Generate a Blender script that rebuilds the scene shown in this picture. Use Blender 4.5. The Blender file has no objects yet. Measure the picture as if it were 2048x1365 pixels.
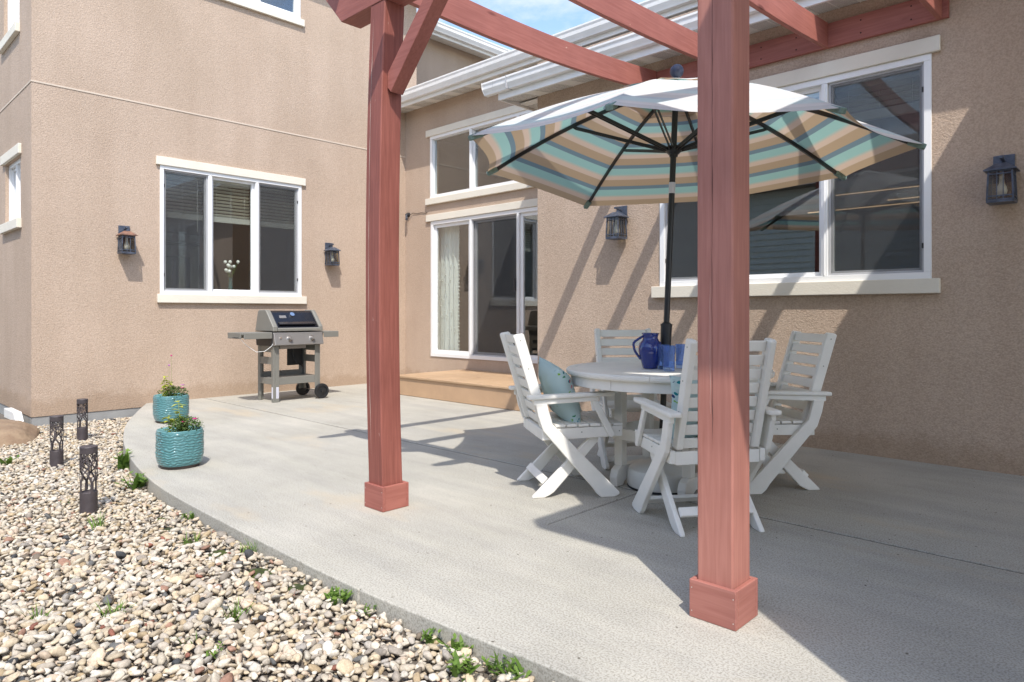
import bpy, bmesh, math, random
import numpy as np
from mathutils import Vector, Matrix, noise as mnoise
R = math.radians
rnd = random.Random(7)
sc = bpy.context.scene
COL = sc.collection

# ------------------------------------------------------------------ camera, sky, sun, exposure
cam_d = bpy.data.cameras.new('camera'); cam = bpy.data.objects.new('camera', cam_d); COL.objects.link(cam)
YAW = math.atan(1298/1357)
cam.location = (0, 0, 1.12); cam.rotation_euler = (R(90), 0, YAW)
cam_d.sensor_width = 36; cam_d.lens = 36*1357/2048
cam_d.shift_y = -57.5/2048
cam_d.clip_start = .05; cam_d.clip_end = 600
sc.camera = cam
SUN = Vector((.565, -.405, 1)).normalized()
world = bpy.data.worlds.new('World'); sc.world = world; world.use_nodes = True
nt = world.node_tree; nt.nodes.clear()
sky = nt.nodes.new('ShaderNodeTexSky'); sky.sky_type = 'NISHITA'; sky.sun_disc = False
sky.sun_elevation = math.asin(SUN.z); sky.sun_rotation = math.atan2(SUN.x, SUN.y)
sky.air_density = 1.0; sky.dust_density = 1.1; sky.ozone_density = 1.0
tc = nt.nodes.new('ShaderNodeTexCoord')
mp = nt.nodes.new('ShaderNodeMapping'); mp.inputs['Scale'].default_value = (1.2, 3.0, 5.0); mp.inputs['Rotation'].default_value = (0, 0, .5)
cn = nt.nodes.new('ShaderNodeTexNoise'); cn.inputs['Scale'].default_value = 2.6; cn.inputs['Detail'].default_value = 8; cn.inputs['Roughness'].default_value = .62
cr = nt.nodes.new('ShaderNodeValToRGB'); cr.color_ramp.elements[0].position = .49; cr.color_ramp.elements[1].position = .72
cr.color_ramp.elements[1].color = (.75, .75, .75, 1)
mx = nt.nodes.new('ShaderNodeMix'); mx.data_type = 'RGBA'
mx.inputs['B'].default_value = (3.3, 3.4, 3.6, 1)
bg = nt.nodes.new('ShaderNodeBackground'); bg.inputs['Strength'].default_value = .15
wo = nt.nodes.new('ShaderNodeOutputWorld')
L = nt.links.new
L(tc.outputs['Generated'], mp.inputs['Vector']); L(mp.outputs[0], cn.inputs['Vector']); L(cn.outputs['Fac'], cr.inputs['Fac'])
L(cr.outputs['Color'], mx.inputs['Factor']); L(sky.outputs[0], mx.inputs['A']); L(mx.outputs['Result'], bg.inputs['Color']); L(bg.outputs[0], wo.inputs['Surface'])
sun_d = bpy.data.lights.new('sun', 'SUN'); sun_d.energy = 2.15; sun_d.angle = R(.55); sun_d.color = (1, .955, .89)
sun = bpy.data.objects.new('sun', sun_d); COL.objects.link(sun)
sun.rotation_euler = SUN.to_track_quat('Z', 'Y').to_euler(); sun.location = (4, -4, 9)
sc.view_settings.view_transform = 'Standard'; sc.view_settings.look = 'None'
sc.view_settings.exposure = 1.178; sc.view_settings.gamma = 1
sc.render.engine = 'CYCLES'
try: sc.cycles.use_denoising = True; sc.cycles.max_bounces = 8; sc.cycles.transparent_max_bounces = 16
except Exception: pass

# ------------------------------------------------------------------ materials
def newmat(name):
    m = bpy.data.materials.new(name); m.use_nodes = True
    n = m.node_tree; b = n.nodes['Principled BSDF']
    return m, n, b
def mat(name, col, rough=.6, metal=0, var=0, vscale=3, bump=0, bscale=60, col2=None, spec=.5, stretch=None, detail=4, bdist=.004, coat=0):
    m, n, b = newmat(name); L = n.links.new
    b.inputs['Roughness'].default_value = rough; b.inputs['Metallic'].default_value = metal
    b.inputs['Specular IOR Level'].default_value = spec; b.inputs['Base Color'].default_value = (*col, 1)
    if coat: b.inputs['Coat Weight'].default_value = coat; b.inputs['Coat Roughness'].default_value = .08
    tc = n.nodes.new('ShaderNodeTexCoord'); src = tc.outputs['Object']
    if stretch:
        mp = n.nodes.new('ShaderNodeMapping'); mp.inputs['Scale'].default_value = stretch; L(src, mp.inputs['Vector']); src = mp.outputs[0]
    if var or col2:
        t = n.nodes.new('ShaderNodeTexNoise'); t.inputs['Scale'].default_value = vscale; t.inputs['Detail'].default_value = detail; t.inputs['Roughness'].default_value = .6
        L(src, t.inputs['Vector'])
        r = n.nodes.new('ShaderNodeValToRGB'); r.color_ramp.elements[0].position = .3; r.color_ramp.elements[1].position = .7
        c2 = col2 if col2 else tuple(min(1, c*(1+var)) for c in col)
        c1 = col if col2 else tuple(c*(1-var) for c in col)
        r.color_ramp.elements[0].color = (*c1, 1); r.color_ramp.elements[1].color = (*c2, 1)
        L(t.outputs['Fac'], r.inputs['Fac']); L(r.outputs['Color'], b.inputs['Base Color'])
    if bump:
        t2 = n.nodes.new('ShaderNodeTexNoise'); t2.inputs['Scale'].default_value = bscale; t2.inputs['Detail'].default_value = 3
        L(src, t2.inputs['Vector'])
        bp = n.nodes.new('ShaderNodeBump'); bp.inputs['Strength'].default_value = bump; bp.inputs['Distance'].default_value = bdist
        L(t2.outputs['Fac'], bp.inputs['Height']); L(bp.outputs[0], b.inputs['Normal'])
    return m

def stucco_mat():
    m, n, b = newmat('stucco'); L = n.links.new
    b.inputs['Roughness'].default_value = .95; b.inputs['Specular IOR Level'].default_value = .15
    tc = n.nodes.new('ShaderNodeNewGeometry'); src = tc.outputs['Position']
    a = n.nodes.new('ShaderNodeTexNoise'); a.inputs['Scale'].default_value = 1.1; a.inputs['Detail'].default_value = 5; L(src, a.inputs['Vector'])
    r = n.nodes.new('ShaderNodeValToRGB'); r.color_ramp.elements[0].position = .3; r.color_ramp.elements[1].position = .72
    r.color_ramp.elements[0].color = (.475, .366, .280, 1); r.color_ramp.elements[1].color = (.53, .411, .320, 1)
    L(a.outputs['Fac'], r.inputs['Fac'])
    # grain colour
    g = n.nodes.new('ShaderNodeTexNoise'); g.inputs['Scale'].default_value = 85; g.inputs['Detail'].default_value = 3; L(src, g.inputs['Vector'])
    r2 = n.nodes.new('ShaderNodeValToRGB'); r2.color_ramp.elements[0].position = .34; r2.color_ramp.elements[1].position = .62
    r2.color_ramp.elements[0].color = (.83, .82, .81, 1); r2.color_ramp.elements[1].color = (1.04, 1.04, 1.04, 1)
    L(g.outputs['Fac'], r2.inputs['Fac'])
    x = n.nodes.new('ShaderNodeMix'); x.data_type = 'RGBA'; x.blend_type = 'MULTIPLY'; x.inputs['Factor'].default_value = 1
    L(r.outputs['Color'], x.inputs['A']); L(r2.outputs['Color'], x.inputs['B'])
    # faint vertical dirt streaks and splash dirt low down
    mp = n.nodes.new('ShaderNodeMapping'); mp.inputs['Scale'].default_value = (2.4, 2.4, .25); L(src, mp.inputs['Vector'])
    s = n.nodes.new('ShaderNodeTexNoise'); s.inputs['Scale'].default_value = 1.6; s.inputs['Detail'].default_value = 5; L(mp.outputs[0], s.inputs['Vector'])
    r3 = n.nodes.new('ShaderNodeValToRGB'); r3.color_ramp.elements[0].position = .35; r3.color_ramp.elements[1].position = .66
    r3.color_ramp.elements[0].color = (.94, .93, .92, 1); r3.color_ramp.elements[1].color = (1, 1, 1, 1)
    L(s.outputs['Fac'], r3.inputs['Fac'])
    y = n.nodes.new('ShaderNodeMix'); y.data_type = 'RGBA'; y.blend_type = 'MULTIPLY'; y.inputs['Factor'].default_value = 1
    L(x.outputs['Result'], y.inputs['A']); L(r3.outputs['Color'], y.inputs['B'])
    # splash dirt in a ragged band low on the wall
    sz = n.nodes.new('ShaderNodeSeparateXYZ'); L(src, sz.inputs[0])
    dn = n.nodes.new('ShaderNodeTexNoise'); dn.inputs['Scale'].default_value = 5; dn.inputs['Detail'].default_value = 7; dn.inputs['Roughness'].default_value = .7; L(src, dn.inputs['Vector'])
    ma = n.nodes.new('ShaderNodeMath'); ma.operation = 'MULTIPLY_ADD'; ma.inputs[1].default_value = -.45; L(dn.outputs['Fac'], ma.inputs[0]); L(sz.outputs['Z'], ma.inputs[2])
    r5 = n.nodes.new('ShaderNodeValToRGB'); r5.color_ramp.elements[0].position = 0; r5.color_ramp.elements[1].position = .10; r5.color_ramp.elements[0].color = (.86, .83, .79, 1); r5.color_ramp.elements[1].color = (1, 1, 1, 1)
    ma2 = n.nodes.new('ShaderNodeMath'); ma2.operation = 'ADD'; ma2.inputs[1].default_value = .12; L(ma.outputs[0], ma2.inputs[0]); L(ma2.outputs[0], r5.inputs['Fac'])
    y2 = n.nodes.new('ShaderNodeMix'); y2.data_type = 'RGBA'; y2.blend_type = 'MULTIPLY'; y2.inputs['Factor'].default_value = 1
    L(y.outputs['Result'], y2.inputs['A']); L(r5.outputs['Color'], y2.inputs['B']); L(y2.outputs['Result'], b.inputs['Base Color'])
    v = n.nodes.new('ShaderNodeTexVoronoi'); v.inputs['Scale'].default_value = 110; L(src, v.inputs['Vector'])
    h = n.nodes.new('ShaderNodeTexNoise'); h.inputs['Scale'].default_value = 60; h.inputs['Detail'].default_value = 4; L(src, h.inputs['Vector'])
    ad = n.nodes.new('ShaderNodeMath'); ad.operation = 'MULTIPLY_ADD'; ad.inputs[1].default_value = .5; L(v.outputs['Distance'], ad.inputs[0]); L(h.outputs['Fac'], ad.inputs[2])
    bp = n.nodes.new('ShaderNodeBump'); bp.inputs['Strength'].default_value = .7; bp.inputs['Distance'].default_value = .006
    L(ad.outputs[0], bp.inputs['Height']); L(bp.outputs[0], b.inputs['Normal'])
    return m

def concrete_mat():
    m, n, b = newmat('concrete'); L = n.links.new
    b.inputs['Roughness'].default_value = .9; b.inputs['Specular IOR Level'].default_value = .2
    tc = n.nodes.new('ShaderNodeNewGeometry'); src = tc.outputs['Position']
    def ramp(s, p0, p1, c0, c1):
        r = n.nodes.new('ShaderNodeValToRGB'); r.color_ramp.elements[0].position = p0; r.color_ramp.elements[1].position = p1
        r.color_ramp.elements[0].color = (*c0, 1); r.color_ramp.elements[1].color = (*c1, 1); L(s, r.inputs['Fac']); return r.outputs['Color']
    def noise(sc_, d, st=None, rot=0, rough=.6):
        t = n.nodes.new('ShaderNodeTexNoise'); t.inputs['Scale'].default_value = sc_; t.inputs['Detail'].default_value = d; t.inputs['Roughness'].default_value = rough
        s = src
        if st:
            mp = n.nodes.new('ShaderNodeMapping'); mp.inputs['Scale'].default_value = st; mp.inputs['Rotation'].default_value = (0, 0, rot); L(src, mp.inputs['Vector']); s = mp.outputs[0]
        L(s, t.inputs['Vector']); return t.outputs['Fac']
    def mul(a, c, mode='MULTIPLY', f=1):
        x = n.nodes.new('ShaderNodeMix'); x.data_type = 'RGBA'; x.blend_type = mode; x.inputs['Factor'].default_value = f
        L(a, x.inputs['A'])
        if isinstance(c, tuple): x.inputs['B'].default_value = (*c, 1)
        else: L(c, x.inputs['B'])
        return x.outputs['Result'], x
    base = ramp(noise(1.3, 7, None, 0, .65), .3, .7, (.385, .368, .32), (.48, .458, .405))
    c, _ = mul(base, ramp(noise(1.6, 7, (.45, 3.2, 1), R(-38), .7), .36, .68, (.88, .88, .885), (1.05, 1.045, 1.02)))
    c, _ = mul(c, ramp(noise(130, 4), .36, .56, (.66, .65, .63), (1.06, 1.06, 1.06)))
    # rusty and pale stains
    st = ramp(noise(.9, 5, (1, 2.2, 1), .3), .57, .70, (0, 0, 0), (.55, .55, .55))
    x = n.nodes.new('ShaderNodeMix'); x.data_type = 'RGBA'; L(st, x.inputs['Factor']); L(c, x.inputs['A']); x.inputs['B'].default_value = (.47, .39, .28, 1)
    c = x.outputs['Result']
    # tiny dark specks
    v = n.nodes.new('ShaderNodeTexVoronoi'); v.inputs['Scale'].default_value = 9; v.inputs['Randomness'].default_value = 1; L(src, v.inputs['Vector'])
    sp = ramp(v.outputs['Distance'], .035, .06, (.35, .33, .3), (1, 1, 1))
    c, _ = mul(c, sp)
    L(c, b.inputs['Base Color'])
    bp = n.nodes.new('ShaderNodeBump'); bp.inputs['Strength'].default_value = .35; bp.inputs['Distance'].default_value = .003
    L(noise(150, 3), bp.inputs['Height']); L(bp.outputs[0], b.inputs['Normal'])
    return m

def wood_mat(name, axis, c0, c1, light=(.62, .42, .34)):
    """stained cedar: grain runs along the axis, knots, cracks and pale chips"""
    m, n, b = newmat(name); L = n.links.new
    b.inputs['Roughness'].default_value = .62; b.inputs['Specular IOR Level'].default_value = .35
    tc = n.nodes.new('ShaderNodeTexCoord'); src = tc.outputs['Object']
    sc_ = [34, 34, 34]; sc_[axis] = 1.6
    mp = n.nodes.new('ShaderNodeMapping'); mp.inputs['Scale'].default_value = sc_; L(src, mp.inputs['Vector'])
    # warp grain
    w = n.nodes.new('ShaderNodeTexNoise'); w.inputs['Scale'].default_value = .55; w.inputs['Detail'].default_value = 2; L(mp.outputs[0], w.inputs['Vector'])
    t = n.nodes.new('ShaderNodeTexNoise'); t.inputs['Scale'].default_value = 2.2; t.inputs['Detail'].default_value = 6; t.inputs['Distortion'].default_value = .5
    L(mp.outputs[0], t.inputs['Vector'])
    r = n.nodes.new('ShaderNodeValToRGB'); e = r.color_ramp.elements; e[0].position = .32; e[1].position = .7
    e[0].color = (*c0, 1); e[1].color = (*c1, 1); L(t.outputs['Fac'], r.inputs['Fac'])
    bt = n.nodes.new('ShaderNodeTexNoise'); bt.inputs['Scale'].default_value = 2.0; bt.inputs['Detail'].default_value = 4; L(src, bt.inputs['Vector'])
    r4 = n.nodes.new('ShaderNodeValToRGB'); r4.color_ramp.elements[0].position = .35; r4.color_ramp.elements[1].position = .65
    r4.color_ramp.elements[0].color = (.86, .84, .84, 1); r4.color_ramp.elements[1].color = (1.07, 1.06, 1.05, 1); L(bt.outputs['Fac'], r4.inputs['Fac'])
    y = n.nodes.new('ShaderNodeMix'); y.data_type = 'RGBA'; y.blend_type = 'MULTIPLY'; y.inputs['Factor'].default_value = 1
    L(r.outputs['Color'], y.inputs['A']); L(r4.outputs['Color'], y.inputs['B'])
    # chips: sparse small spots
    s2 = [9, 9, 9]; s2[axis] = 4
    mp2 = n.nodes.new('ShaderNodeMapping'); mp2.inputs['Scale'].default_value = s2; L(src, mp2.inputs['Vector'])
    ch = n.nodes.new('ShaderNodeTexNoise'); ch.inputs['Scale'].default_value = 2.4; ch.inputs['Detail'].default_value = 6; ch.inputs['Roughness'].default_value = .7; L(mp2.outputs[0], ch.inputs['Vector'])
    r2 = n.nodes.new('ShaderNodeValToRGB'); r2.color_ramp.elements[0].position = .69; r2.color_ramp.elements[1].position = .73
    r2.color_ramp.elements[1].color = (.75, .75, .75, 1); L(ch.outputs['Fac'], r2.inputs['Fac'])
    x = n.nodes.new('ShaderNodeMix'); x.data_type = 'RGBA'; L(r2.outputs['Color'], x.inputs['Factor']); L(y.outputs['Result'], x.inputs['A']); x.inputs['B'].default_value = (*light, 1)
    # knots
    kn = n.nodes.new('ShaderNodeTexVoronoi'); kn.inputs['Scale'].default_value = 1.0
    s3 = [6, 6, 6]; s3[axis] = 1.6
    mp3 = n.nodes.new('ShaderNodeMapping'); mp3.inputs['Scale'].default_value = s3; L(src, mp3.inputs['Vector']); L(mp3.outputs[0], kn.inputs['Vector'])
    r3 = n.nodes.new('ShaderNodeValToRGB'); r3.color_ramp.elements[0].position = .05; r3.color_ramp.elements[1].position = .11
    r3.color_ramp.elements[0].color = (.5, .42, .42, 1); r3.color_ramp.elements[1].color = (1, 1, 1, 1); L(kn.outputs['Distance'], r3.inputs['Fac'])
    z = n.nodes.new('ShaderNodeMix'); z.data_type = 'RGBA'; z.blend_type = 'MULTIPLY'; z.inputs['Factor'].default_value = 1
    L(x.outputs['Result'], z.inputs['A']); L(r3.outputs['Color'], z.inputs['B']); L(z.outputs['Result'], b.inputs['Base Color'])
    bp = n.nodes.new('ShaderNodeBump'); bp.inputs['Strength'].default_value = .35; bp.inputs['Distance'].default_value = .002
    L(t.outputs['Fac'], bp.inputs['Height']); L(bp.outputs[0], b.inputs['Normal'])
    return m

def glass_mat(name, tint=(.96, .985, .97), base=.125, gain=.8, rough=.0):
    m = bpy.data.materials.new(name); m.use_nodes = True; n = m.node_tree; n.nodes.clear(); L = n.links.new
    o = n.nodes.new('ShaderNodeOutputMaterial'); x = n.nodes.new('ShaderNodeMixShader')
    t = n.nodes.new('ShaderNodeBsdfTransparent'); t.inputs[0].default_value = (*tint, 1)
    g = n.nodes.new('ShaderNodeBsdfGlossy'); g.inputs['Roughness'].default_value = rough; g.inputs['Color'].default_value = (.95, .97, 1, 1)
    f = n.nodes.new('ShaderNodeLayerWeight'); f.inputs['Blend'].default_value = .5
    p = n.nodes.new('ShaderNodeMath'); p.operation = 'POWER'; p.inputs[1].default_value = 3.5; L(f.outputs['Facing'], p.inputs[0])
    a = n.nodes.new('ShaderNodeMath'); a.operation = 'MULTIPLY_ADD'; a.use_clamp = True; a.inputs[1].default_value = gain; a.inputs[2].default_value = base
    L(p.outputs[0], a.inputs[0]); L(a.outputs[0], x.inputs[0]); L(t.outputs[0], x.inputs[1]); L(g.outputs[0], x.inputs[2]); L(x.outputs[0], o.inputs['Surface'])
    return m
def screen_mat():
    m = bpy.data.materials.new('insect_screen'); m.use_nodes = True; n = m.node_tree; n.nodes.clear(); L = n.links.new
    o = n.nodes.new('ShaderNodeOutputMaterial'); x = n.nodes.new('ShaderNodeMixShader')
    t = n.nodes.new('ShaderNodeBsdfTransparent'); d = n.nodes.new('ShaderNodeBsdfDiffuse'); d.inputs[0].default_value = (.085, .088, .092, 1)
    tc = n.nodes.new('ShaderNodeTexCoord'); ns = n.nodes.new('ShaderNodeTexNoise'); ns.inputs['Scale'].default_value = 3; ns.inputs['Detail'].default_value = 6; L(tc.outputs['Object'], ns.inputs['Vector'])
    a = n.nodes.new('ShaderNodeMath'); a.operation = 'MULTIPLY_ADD'; a.inputs[1].default_value = .12; a.inputs[2].default_value = .24
    L(ns.outputs['Fac'], a.inputs[0]); L(a.outputs[0], x.inputs[0]); L(t.outputs[0], x.inputs[1]); L(d.outputs[0], x.inputs[2]); L(x.outputs[0], o.inputs['Surface'])
    return m
def attr_mat(name, rough=.8, bump=.3, bscale=90):
    m, n, b = newmat(name); L = n.links.new
    b.inputs['Roughness'].default_value = rough; b.inputs['Specular IOR Level'].default_value = .3
    a = n.nodes.new('ShaderNodeAttribute'); a.attribute_name = 'Col'
    tc = n.nodes.new('ShaderNodeNewGeometry'); t = n.nodes.new('ShaderNodeTexNoise'); t.inputs['Scale'].default_value = 120; t.inputs['Detail'].default_value = 4; L(tc.outputs['Position'], t.inputs['Vector'])
    r = n.nodes.new('ShaderNodeValToRGB'); r.color_ramp.elements[0].position = .3; r.color_ramp.elements[1].position = .7
    r.color_ramp.elements[0].color = (.78, .77, .75, 1); r.color_ramp.elements[1].color = (1.12, 1.12, 1.12, 1); L(t.outputs['Fac'], r.inputs['Fac'])
    x = n.nodes.new('ShaderNodeMix'); x.data_type = 'RGBA'; x.blend_type = 'MULTIPLY'; x.inputs['Factor'].default_value = 1
    L(a.outputs['Color'], x.inputs['A']); L(r.outputs['Color'], x.inputs['B']); L(x.outputs['Result'], b.inputs['Base Color'])
    bp = n.nodes.new('ShaderNodeBump'); bp.inputs['Strength'].default_value = bump; bp.inputs['Distance'].default_value = .003
    L(t.outputs['Fac'], bp.inputs['Height']); L(bp.outputs[0], b.inputs['Normal'])
    return m
def fabric_mat(name, tans, undercol=True):
    m, n, b = newmat(name); L = n.links.new
    n.nodes.remove(b); o = n.nodes['Material Output']
    a = n.nodes.new('ShaderNodeAttribute'); a.attribute_name = 'stripe'
    r = n.nodes.new('ShaderNodeValToRGB'); r.color_ramp.interpolation = 'LINEAR'
    tan, bei, teal, grey = (.46, .34, .22), (.64, .50, .39), (.33, .54, .49), (.18, .255, .29)
    stops = [(0, tan), (.26, tan), (.29, bei), (.42, bei), (.54, teal), (.80, teal), (.81, grey), (.965, grey), (.975, tan), (1, tan)]
    e = r.color_ramp.elements
    while len(e) < len(stops): e.new(.5)
    for k, (p, c) in enumerate(stops): e[k].position = p; e[k].color = (*c, 1)
    fr = n.nodes.new('ShaderNodeMath'); fr.operation = 'FRACT'; L(a.outputs['Fac'], fr.inputs[0]); L(fr.outputs[0], r.inputs['Fac'])
    g = n.nodes.new('ShaderNodeNewGeometry')
    mx = n.nodes.new('ShaderNodeMix'); mx.data_type = 'RGBA'; mx.inputs['Factor'].default_value = .86; L(r.outputs['Color'], mx.inputs['A']); mx.inputs['B'].default_value = (.82, .83, .82, 1)  # outer face paled towards white: strong sunlight put into the colour
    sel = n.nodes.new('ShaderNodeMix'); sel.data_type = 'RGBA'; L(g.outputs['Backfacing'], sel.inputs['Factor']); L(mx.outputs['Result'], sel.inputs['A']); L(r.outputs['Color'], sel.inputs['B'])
    d = n.nodes.new('ShaderNodeBsdfDiffuse'); t = n.nodes.new('ShaderNodeBsdfTranslucent'); L(sel.outputs['Result'], d.inputs[0]); L(r.outputs['Color'], t.inputs[0])
    x = n.nodes.new('ShaderNodeMixShader'); x.inputs[0].default_value = .38; L(d.outputs[0], x.inputs[1]); L(t.outputs[0], x.inputs[2]); L(x.outputs[0], o.inputs['Surface'])
    tcn = n.nodes.new('ShaderNodeTexNoise'); tcn.inputs['Scale'].default_value = 5; tc = n.nodes.new('ShaderNodeTexCoord'); L(tc.outputs['Object'], tcn.inputs['Vector'])
    bp = n.nodes.new('ShaderNodeBump'); bp.inputs['Strength'].default_value = .25; bp.inputs['Distance'].default_value = .03; L(tcn.outputs['Fac'], bp.inputs['Height']); L(bp.outputs[0], d.inputs['Normal'])
    return m
def leaf_mat(name, c0, c1):
    m, n, b = newmat(name); L = n.links.new
    b.inputs['Roughness'].default_value = .55
    oi = n.nodes.new('ShaderNodeNewGeometry'); r = n.nodes.new('ShaderNodeValToRGB'); L(oi.outputs['Random Per Island'], r.inputs['Fac'])
    r.color_ramp.elements[0].color = (*c0, 1); r.color_ramp.elements[1].color = (*c1, 1); L(r.outputs['Color'], b.inputs['Base Color'])
    b.inputs['Subsurface Weight'].default_value = 0
    t = n.nodes.new('ShaderNodeBsdfTranslucent'); L(r.outputs['Color'], t.inputs[0]); x = n.nodes.new('ShaderNodeMixShader'); x.inputs[0].default_value = .35
    o = n.nodes['Material Output']; L(b.outputs[0], x.inputs[1]); L(t.outputs[0], x.inputs[2]); L(x.outputs[0], o.inputs['Surface'])
    return m

M = {}
M['stucco'] = stucco_mat(); M['concrete'] = concrete_mat()
M['foundation'] = mat('foundation_concrete', (.30, .30, .29), .95, var=.15, vscale=4, bump=.4, bscale=60)
M['slab_edge'] = M['concrete']
M['trim'] = mat('cream_stucco_trim', (.72, .67, .57), .85, var=.04, vscale=3, bump=.45, bscale=80, spec=.2)
M['belt'] = mat('stucco_joint_cream', (.60, .50, .40), .9, var=.05)
M['vinyl'] = mat('white_vinyl', (.80, .80, .79), .35, var=.02, vscale=2)
M['vinyl_grey'] = mat('grey_window_gasket', (.42, .42, .43), .5)
M['soffit'] = mat('white_soffit', (.80, .78, .73), .55, var=.04, vscale=4)
def vent_mat():
    m, n, b = newmat('perforated_soffit'); L = n.links.new
    b.inputs['Roughness'].default_value = .6
    g = n.nodes.new('ShaderNodeNewGeometry'); mp = n.nodes.new('ShaderNodeMapping'); mp.inputs['Scale'].default_value = (70, 70, 0); mp.inputs['Rotation'].default_value = (0, 0, R(45)); L(g.outputs['Position'], mp.inputs['Vector'])
    v = n.nodes.new('ShaderNodeTexVoronoi'); v.inputs['Scale'].default_value = 1; v.inputs['Randomness'].default_value = 0; L(mp.outputs[0], v.inputs['Vector'])
    r = n.nodes.new('ShaderNodeValToRGB'); r.color_ramp.elements[0].position = .28; r.color_ramp.elements[1].position = .36
    r.color_ramp.elements[0].color = (.12, .115, .11, 1); r.color_ramp.elements[1].color = (.8, .78, .73, 1); L(v.outputs['Distance'], r.inputs['Fac']); L(r.outputs['Color'], b.inputs['Base Color'])
    return m
M['vent'] = vent_mat()
M['gutter'] = mat('white_aluminium_gutter', (.80, .79, .76), .4, var=.05, vscale=5)
M['shingle'] = mat('roof_shingle', (.16, .14, .125), .95, var=.3, vscale=25, bump=.6, bscale=40)
M['glass'] = glass_mat('window_glass')
M['screen'] = screen_mat()
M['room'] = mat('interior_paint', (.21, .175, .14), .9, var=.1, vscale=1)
M['roomdoor'] = mat('interior_trim_paint', (.42, .39, .33), .7)
M['blind'] = mat('blind_slat', (.62, .60, .53), .5)
M['stainX'] = wood_mat('red_cedar_stain_along_x', 0, (.29, .098, .075), (.37, .135, .105))
M['stainY'] = wood_mat('red_cedar_stain_along_y', 1, (.31, .108, .082), (.39, .148, .115), (.62, .45, .33))
M['stainZ'] = wood_mat('red_cedar_stain_along_z', 2, (.37, .155, .12), (.45, .20, .158))
M['stainZd'] = wood_mat('darker_red_cedar_along_z', 2, (.215, .068, .050), (.29, .098, .074), (.55, .38, .32))  # left post: darker version of the upright cedar colour
M['stainXl'] = wood_mat('faded_cedar_stain_along_x', 0, (.33, .128, .10), (.41, .175, .14))
M['stainYl'] = wood_mat('faded_cedar_stain_along_y', 1, (.33, .128, .10), (.41, .175, .14))
M['stain_end'] = mat('red_cedar_end_grain', (.26, .09, .07), .8, var=.2, vscale=20)
M['crack'] = mat('dark_wood_crack', (.05, .022, .018), .9)
M['chip'] = mat('bare_wood_crack_lip', (.66, .48, .40), .8)
M['nail'] = mat('galvanised_nail', (.6, .55, .5), .5, metal=.3)
M['poly'] = mat('white_poly_lumber', (.80, .775, .71), .48, var=.05, vscale=5, bump=.08, bscale=200, stretch=(1, 1, 1))
M['poly_gap'] = mat('grimy_screw_head', (.25, .25, .2), .6)
M['deck'] = wood_mat('tan_composite_board', 0, (.42, .28, .165), (.50, .35, .215), (.62, .46, .30))
M['deckf'] = mat('tan_composite_fascia', (.48, .315, .19), .7, var=.07, vscale=4, bump=.2, bscale=80)
M['black'] = mat('black_powder_coat', (.018, .018, .019), .38, bump=.05, bscale=200)
M['blackp'] = mat('black_plastic', (.02, .02, .022), .5)
M['bronze'] = mat('dark_bronze_metal', (.062, .050, .052), .55, var=.2, vscale=20)
M['lamp'] = mat('weathered_dark_lantern_metal', (.045, .055, .075), .42, metal=.4, col2=(.13, .15, .20), vscale=18)
M['lamp_rust'] = mat('rusted_lantern_roof', (.11, .06, .045), .7, col2=(.25, .125, .08), vscale=22)
M['lamp_glass'] = glass_mat('lantern_glass', (.72, .70, .62), .10, .7, .12)
M['bulb'] = mat('unlit_bulb', (.85, .85, .82), .3)
M['grill_grey'] = mat('grill_grey_paint', (.20, .195, .172), .5, metal=.1, var=.05, vscale=5)
M['grill_lid'] = mat('black_porcelain_lid', (.008, .009, .014), .22, coat=.15)
M['steel'] = mat('brushed_steel', (.30, .285, .27), .42, metal=.6, var=.06, vscale=30, stretch=(1, 8, 8))
M['chrome'] = mat('polished_chrome', (.8, .8, .8), .08, metal=1)
M['tyre'] = mat('black_wheel_plastic', (.016, .017, .019), .45)
M['sticker'] = mat('white_paper_sticker', (.62, .62, .68), .6)
M['ink'] = mat('grey_print', (.32, .33, .42), .6)
M['cobalt'] = mat('cobalt_glaze', (.012, .028, .19), .10, coat=.7, bump=.1, bscale=8)
M['finial'] = mat('blue_grey_finial', (.05, .06, .10), .4)
M['base_w'] = mat('white_moulded_plastic', (.68, .66, .60), .38, var=.05, vscale=4)
def blue_glass():
    m, n, b = newmat('blue_tumbler_glass')
    b.inputs['Base Color'].default_value = (.45, .62, .98, 1); b.inputs['Transmission Weight'].default_value = .9; b.inputs['Roughness'].default_value = .04; b.inputs['IOR'].default_value = 1.2
    return m
M['tumbler'] = blue_glass()
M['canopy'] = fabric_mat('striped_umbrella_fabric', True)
M['pocket'] = mat('dark_green_pocket_fabric', (.17, .25, .22), .8, var=.3, vscale=40)
M['stone'] = attr_mat('river_stone')
M['soil'] = mat('dark_soil_and_fabric', (.12, .10, .08), .95, var=.35, vscale=8, bump=.8, bscale=50)
M['moss'] = mat('moss', (.022, .026, .010), .95, col2=(.075, .10, .012), vscale=14, bump=1, bscale=90, bdist=.01)
M['boulder'] = mat('tan_boulder', (.20, .13, .08), .9, col2=(.30, .215, .135), vscale=6, bump=.7, bscale=18, bdist=.02)
M['leaf'] = leaf_mat('weed_leaf', (.09, .17, .025), (.22, .34, .06))
M['leaf_y'] = leaf_mat('chartreuse_leaf', (.30, .36, .04), (.52, .52, .09))
M['leaf_d'] = leaf_mat('dark_leaf', (.05, .10, .02), (.14, .22, .05))
M['petal'] = mat('magenta_petal', (.50, .02, .17), .6)
M['petal_l'] = mat('lilac_petal', (.42, .12, .40), .6)
M['petal_w'] = mat('white_petal', (.85, .85, .78), .6)
M['petal_r'] = mat('red_petal', (.42, .03, .03), .6)
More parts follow.
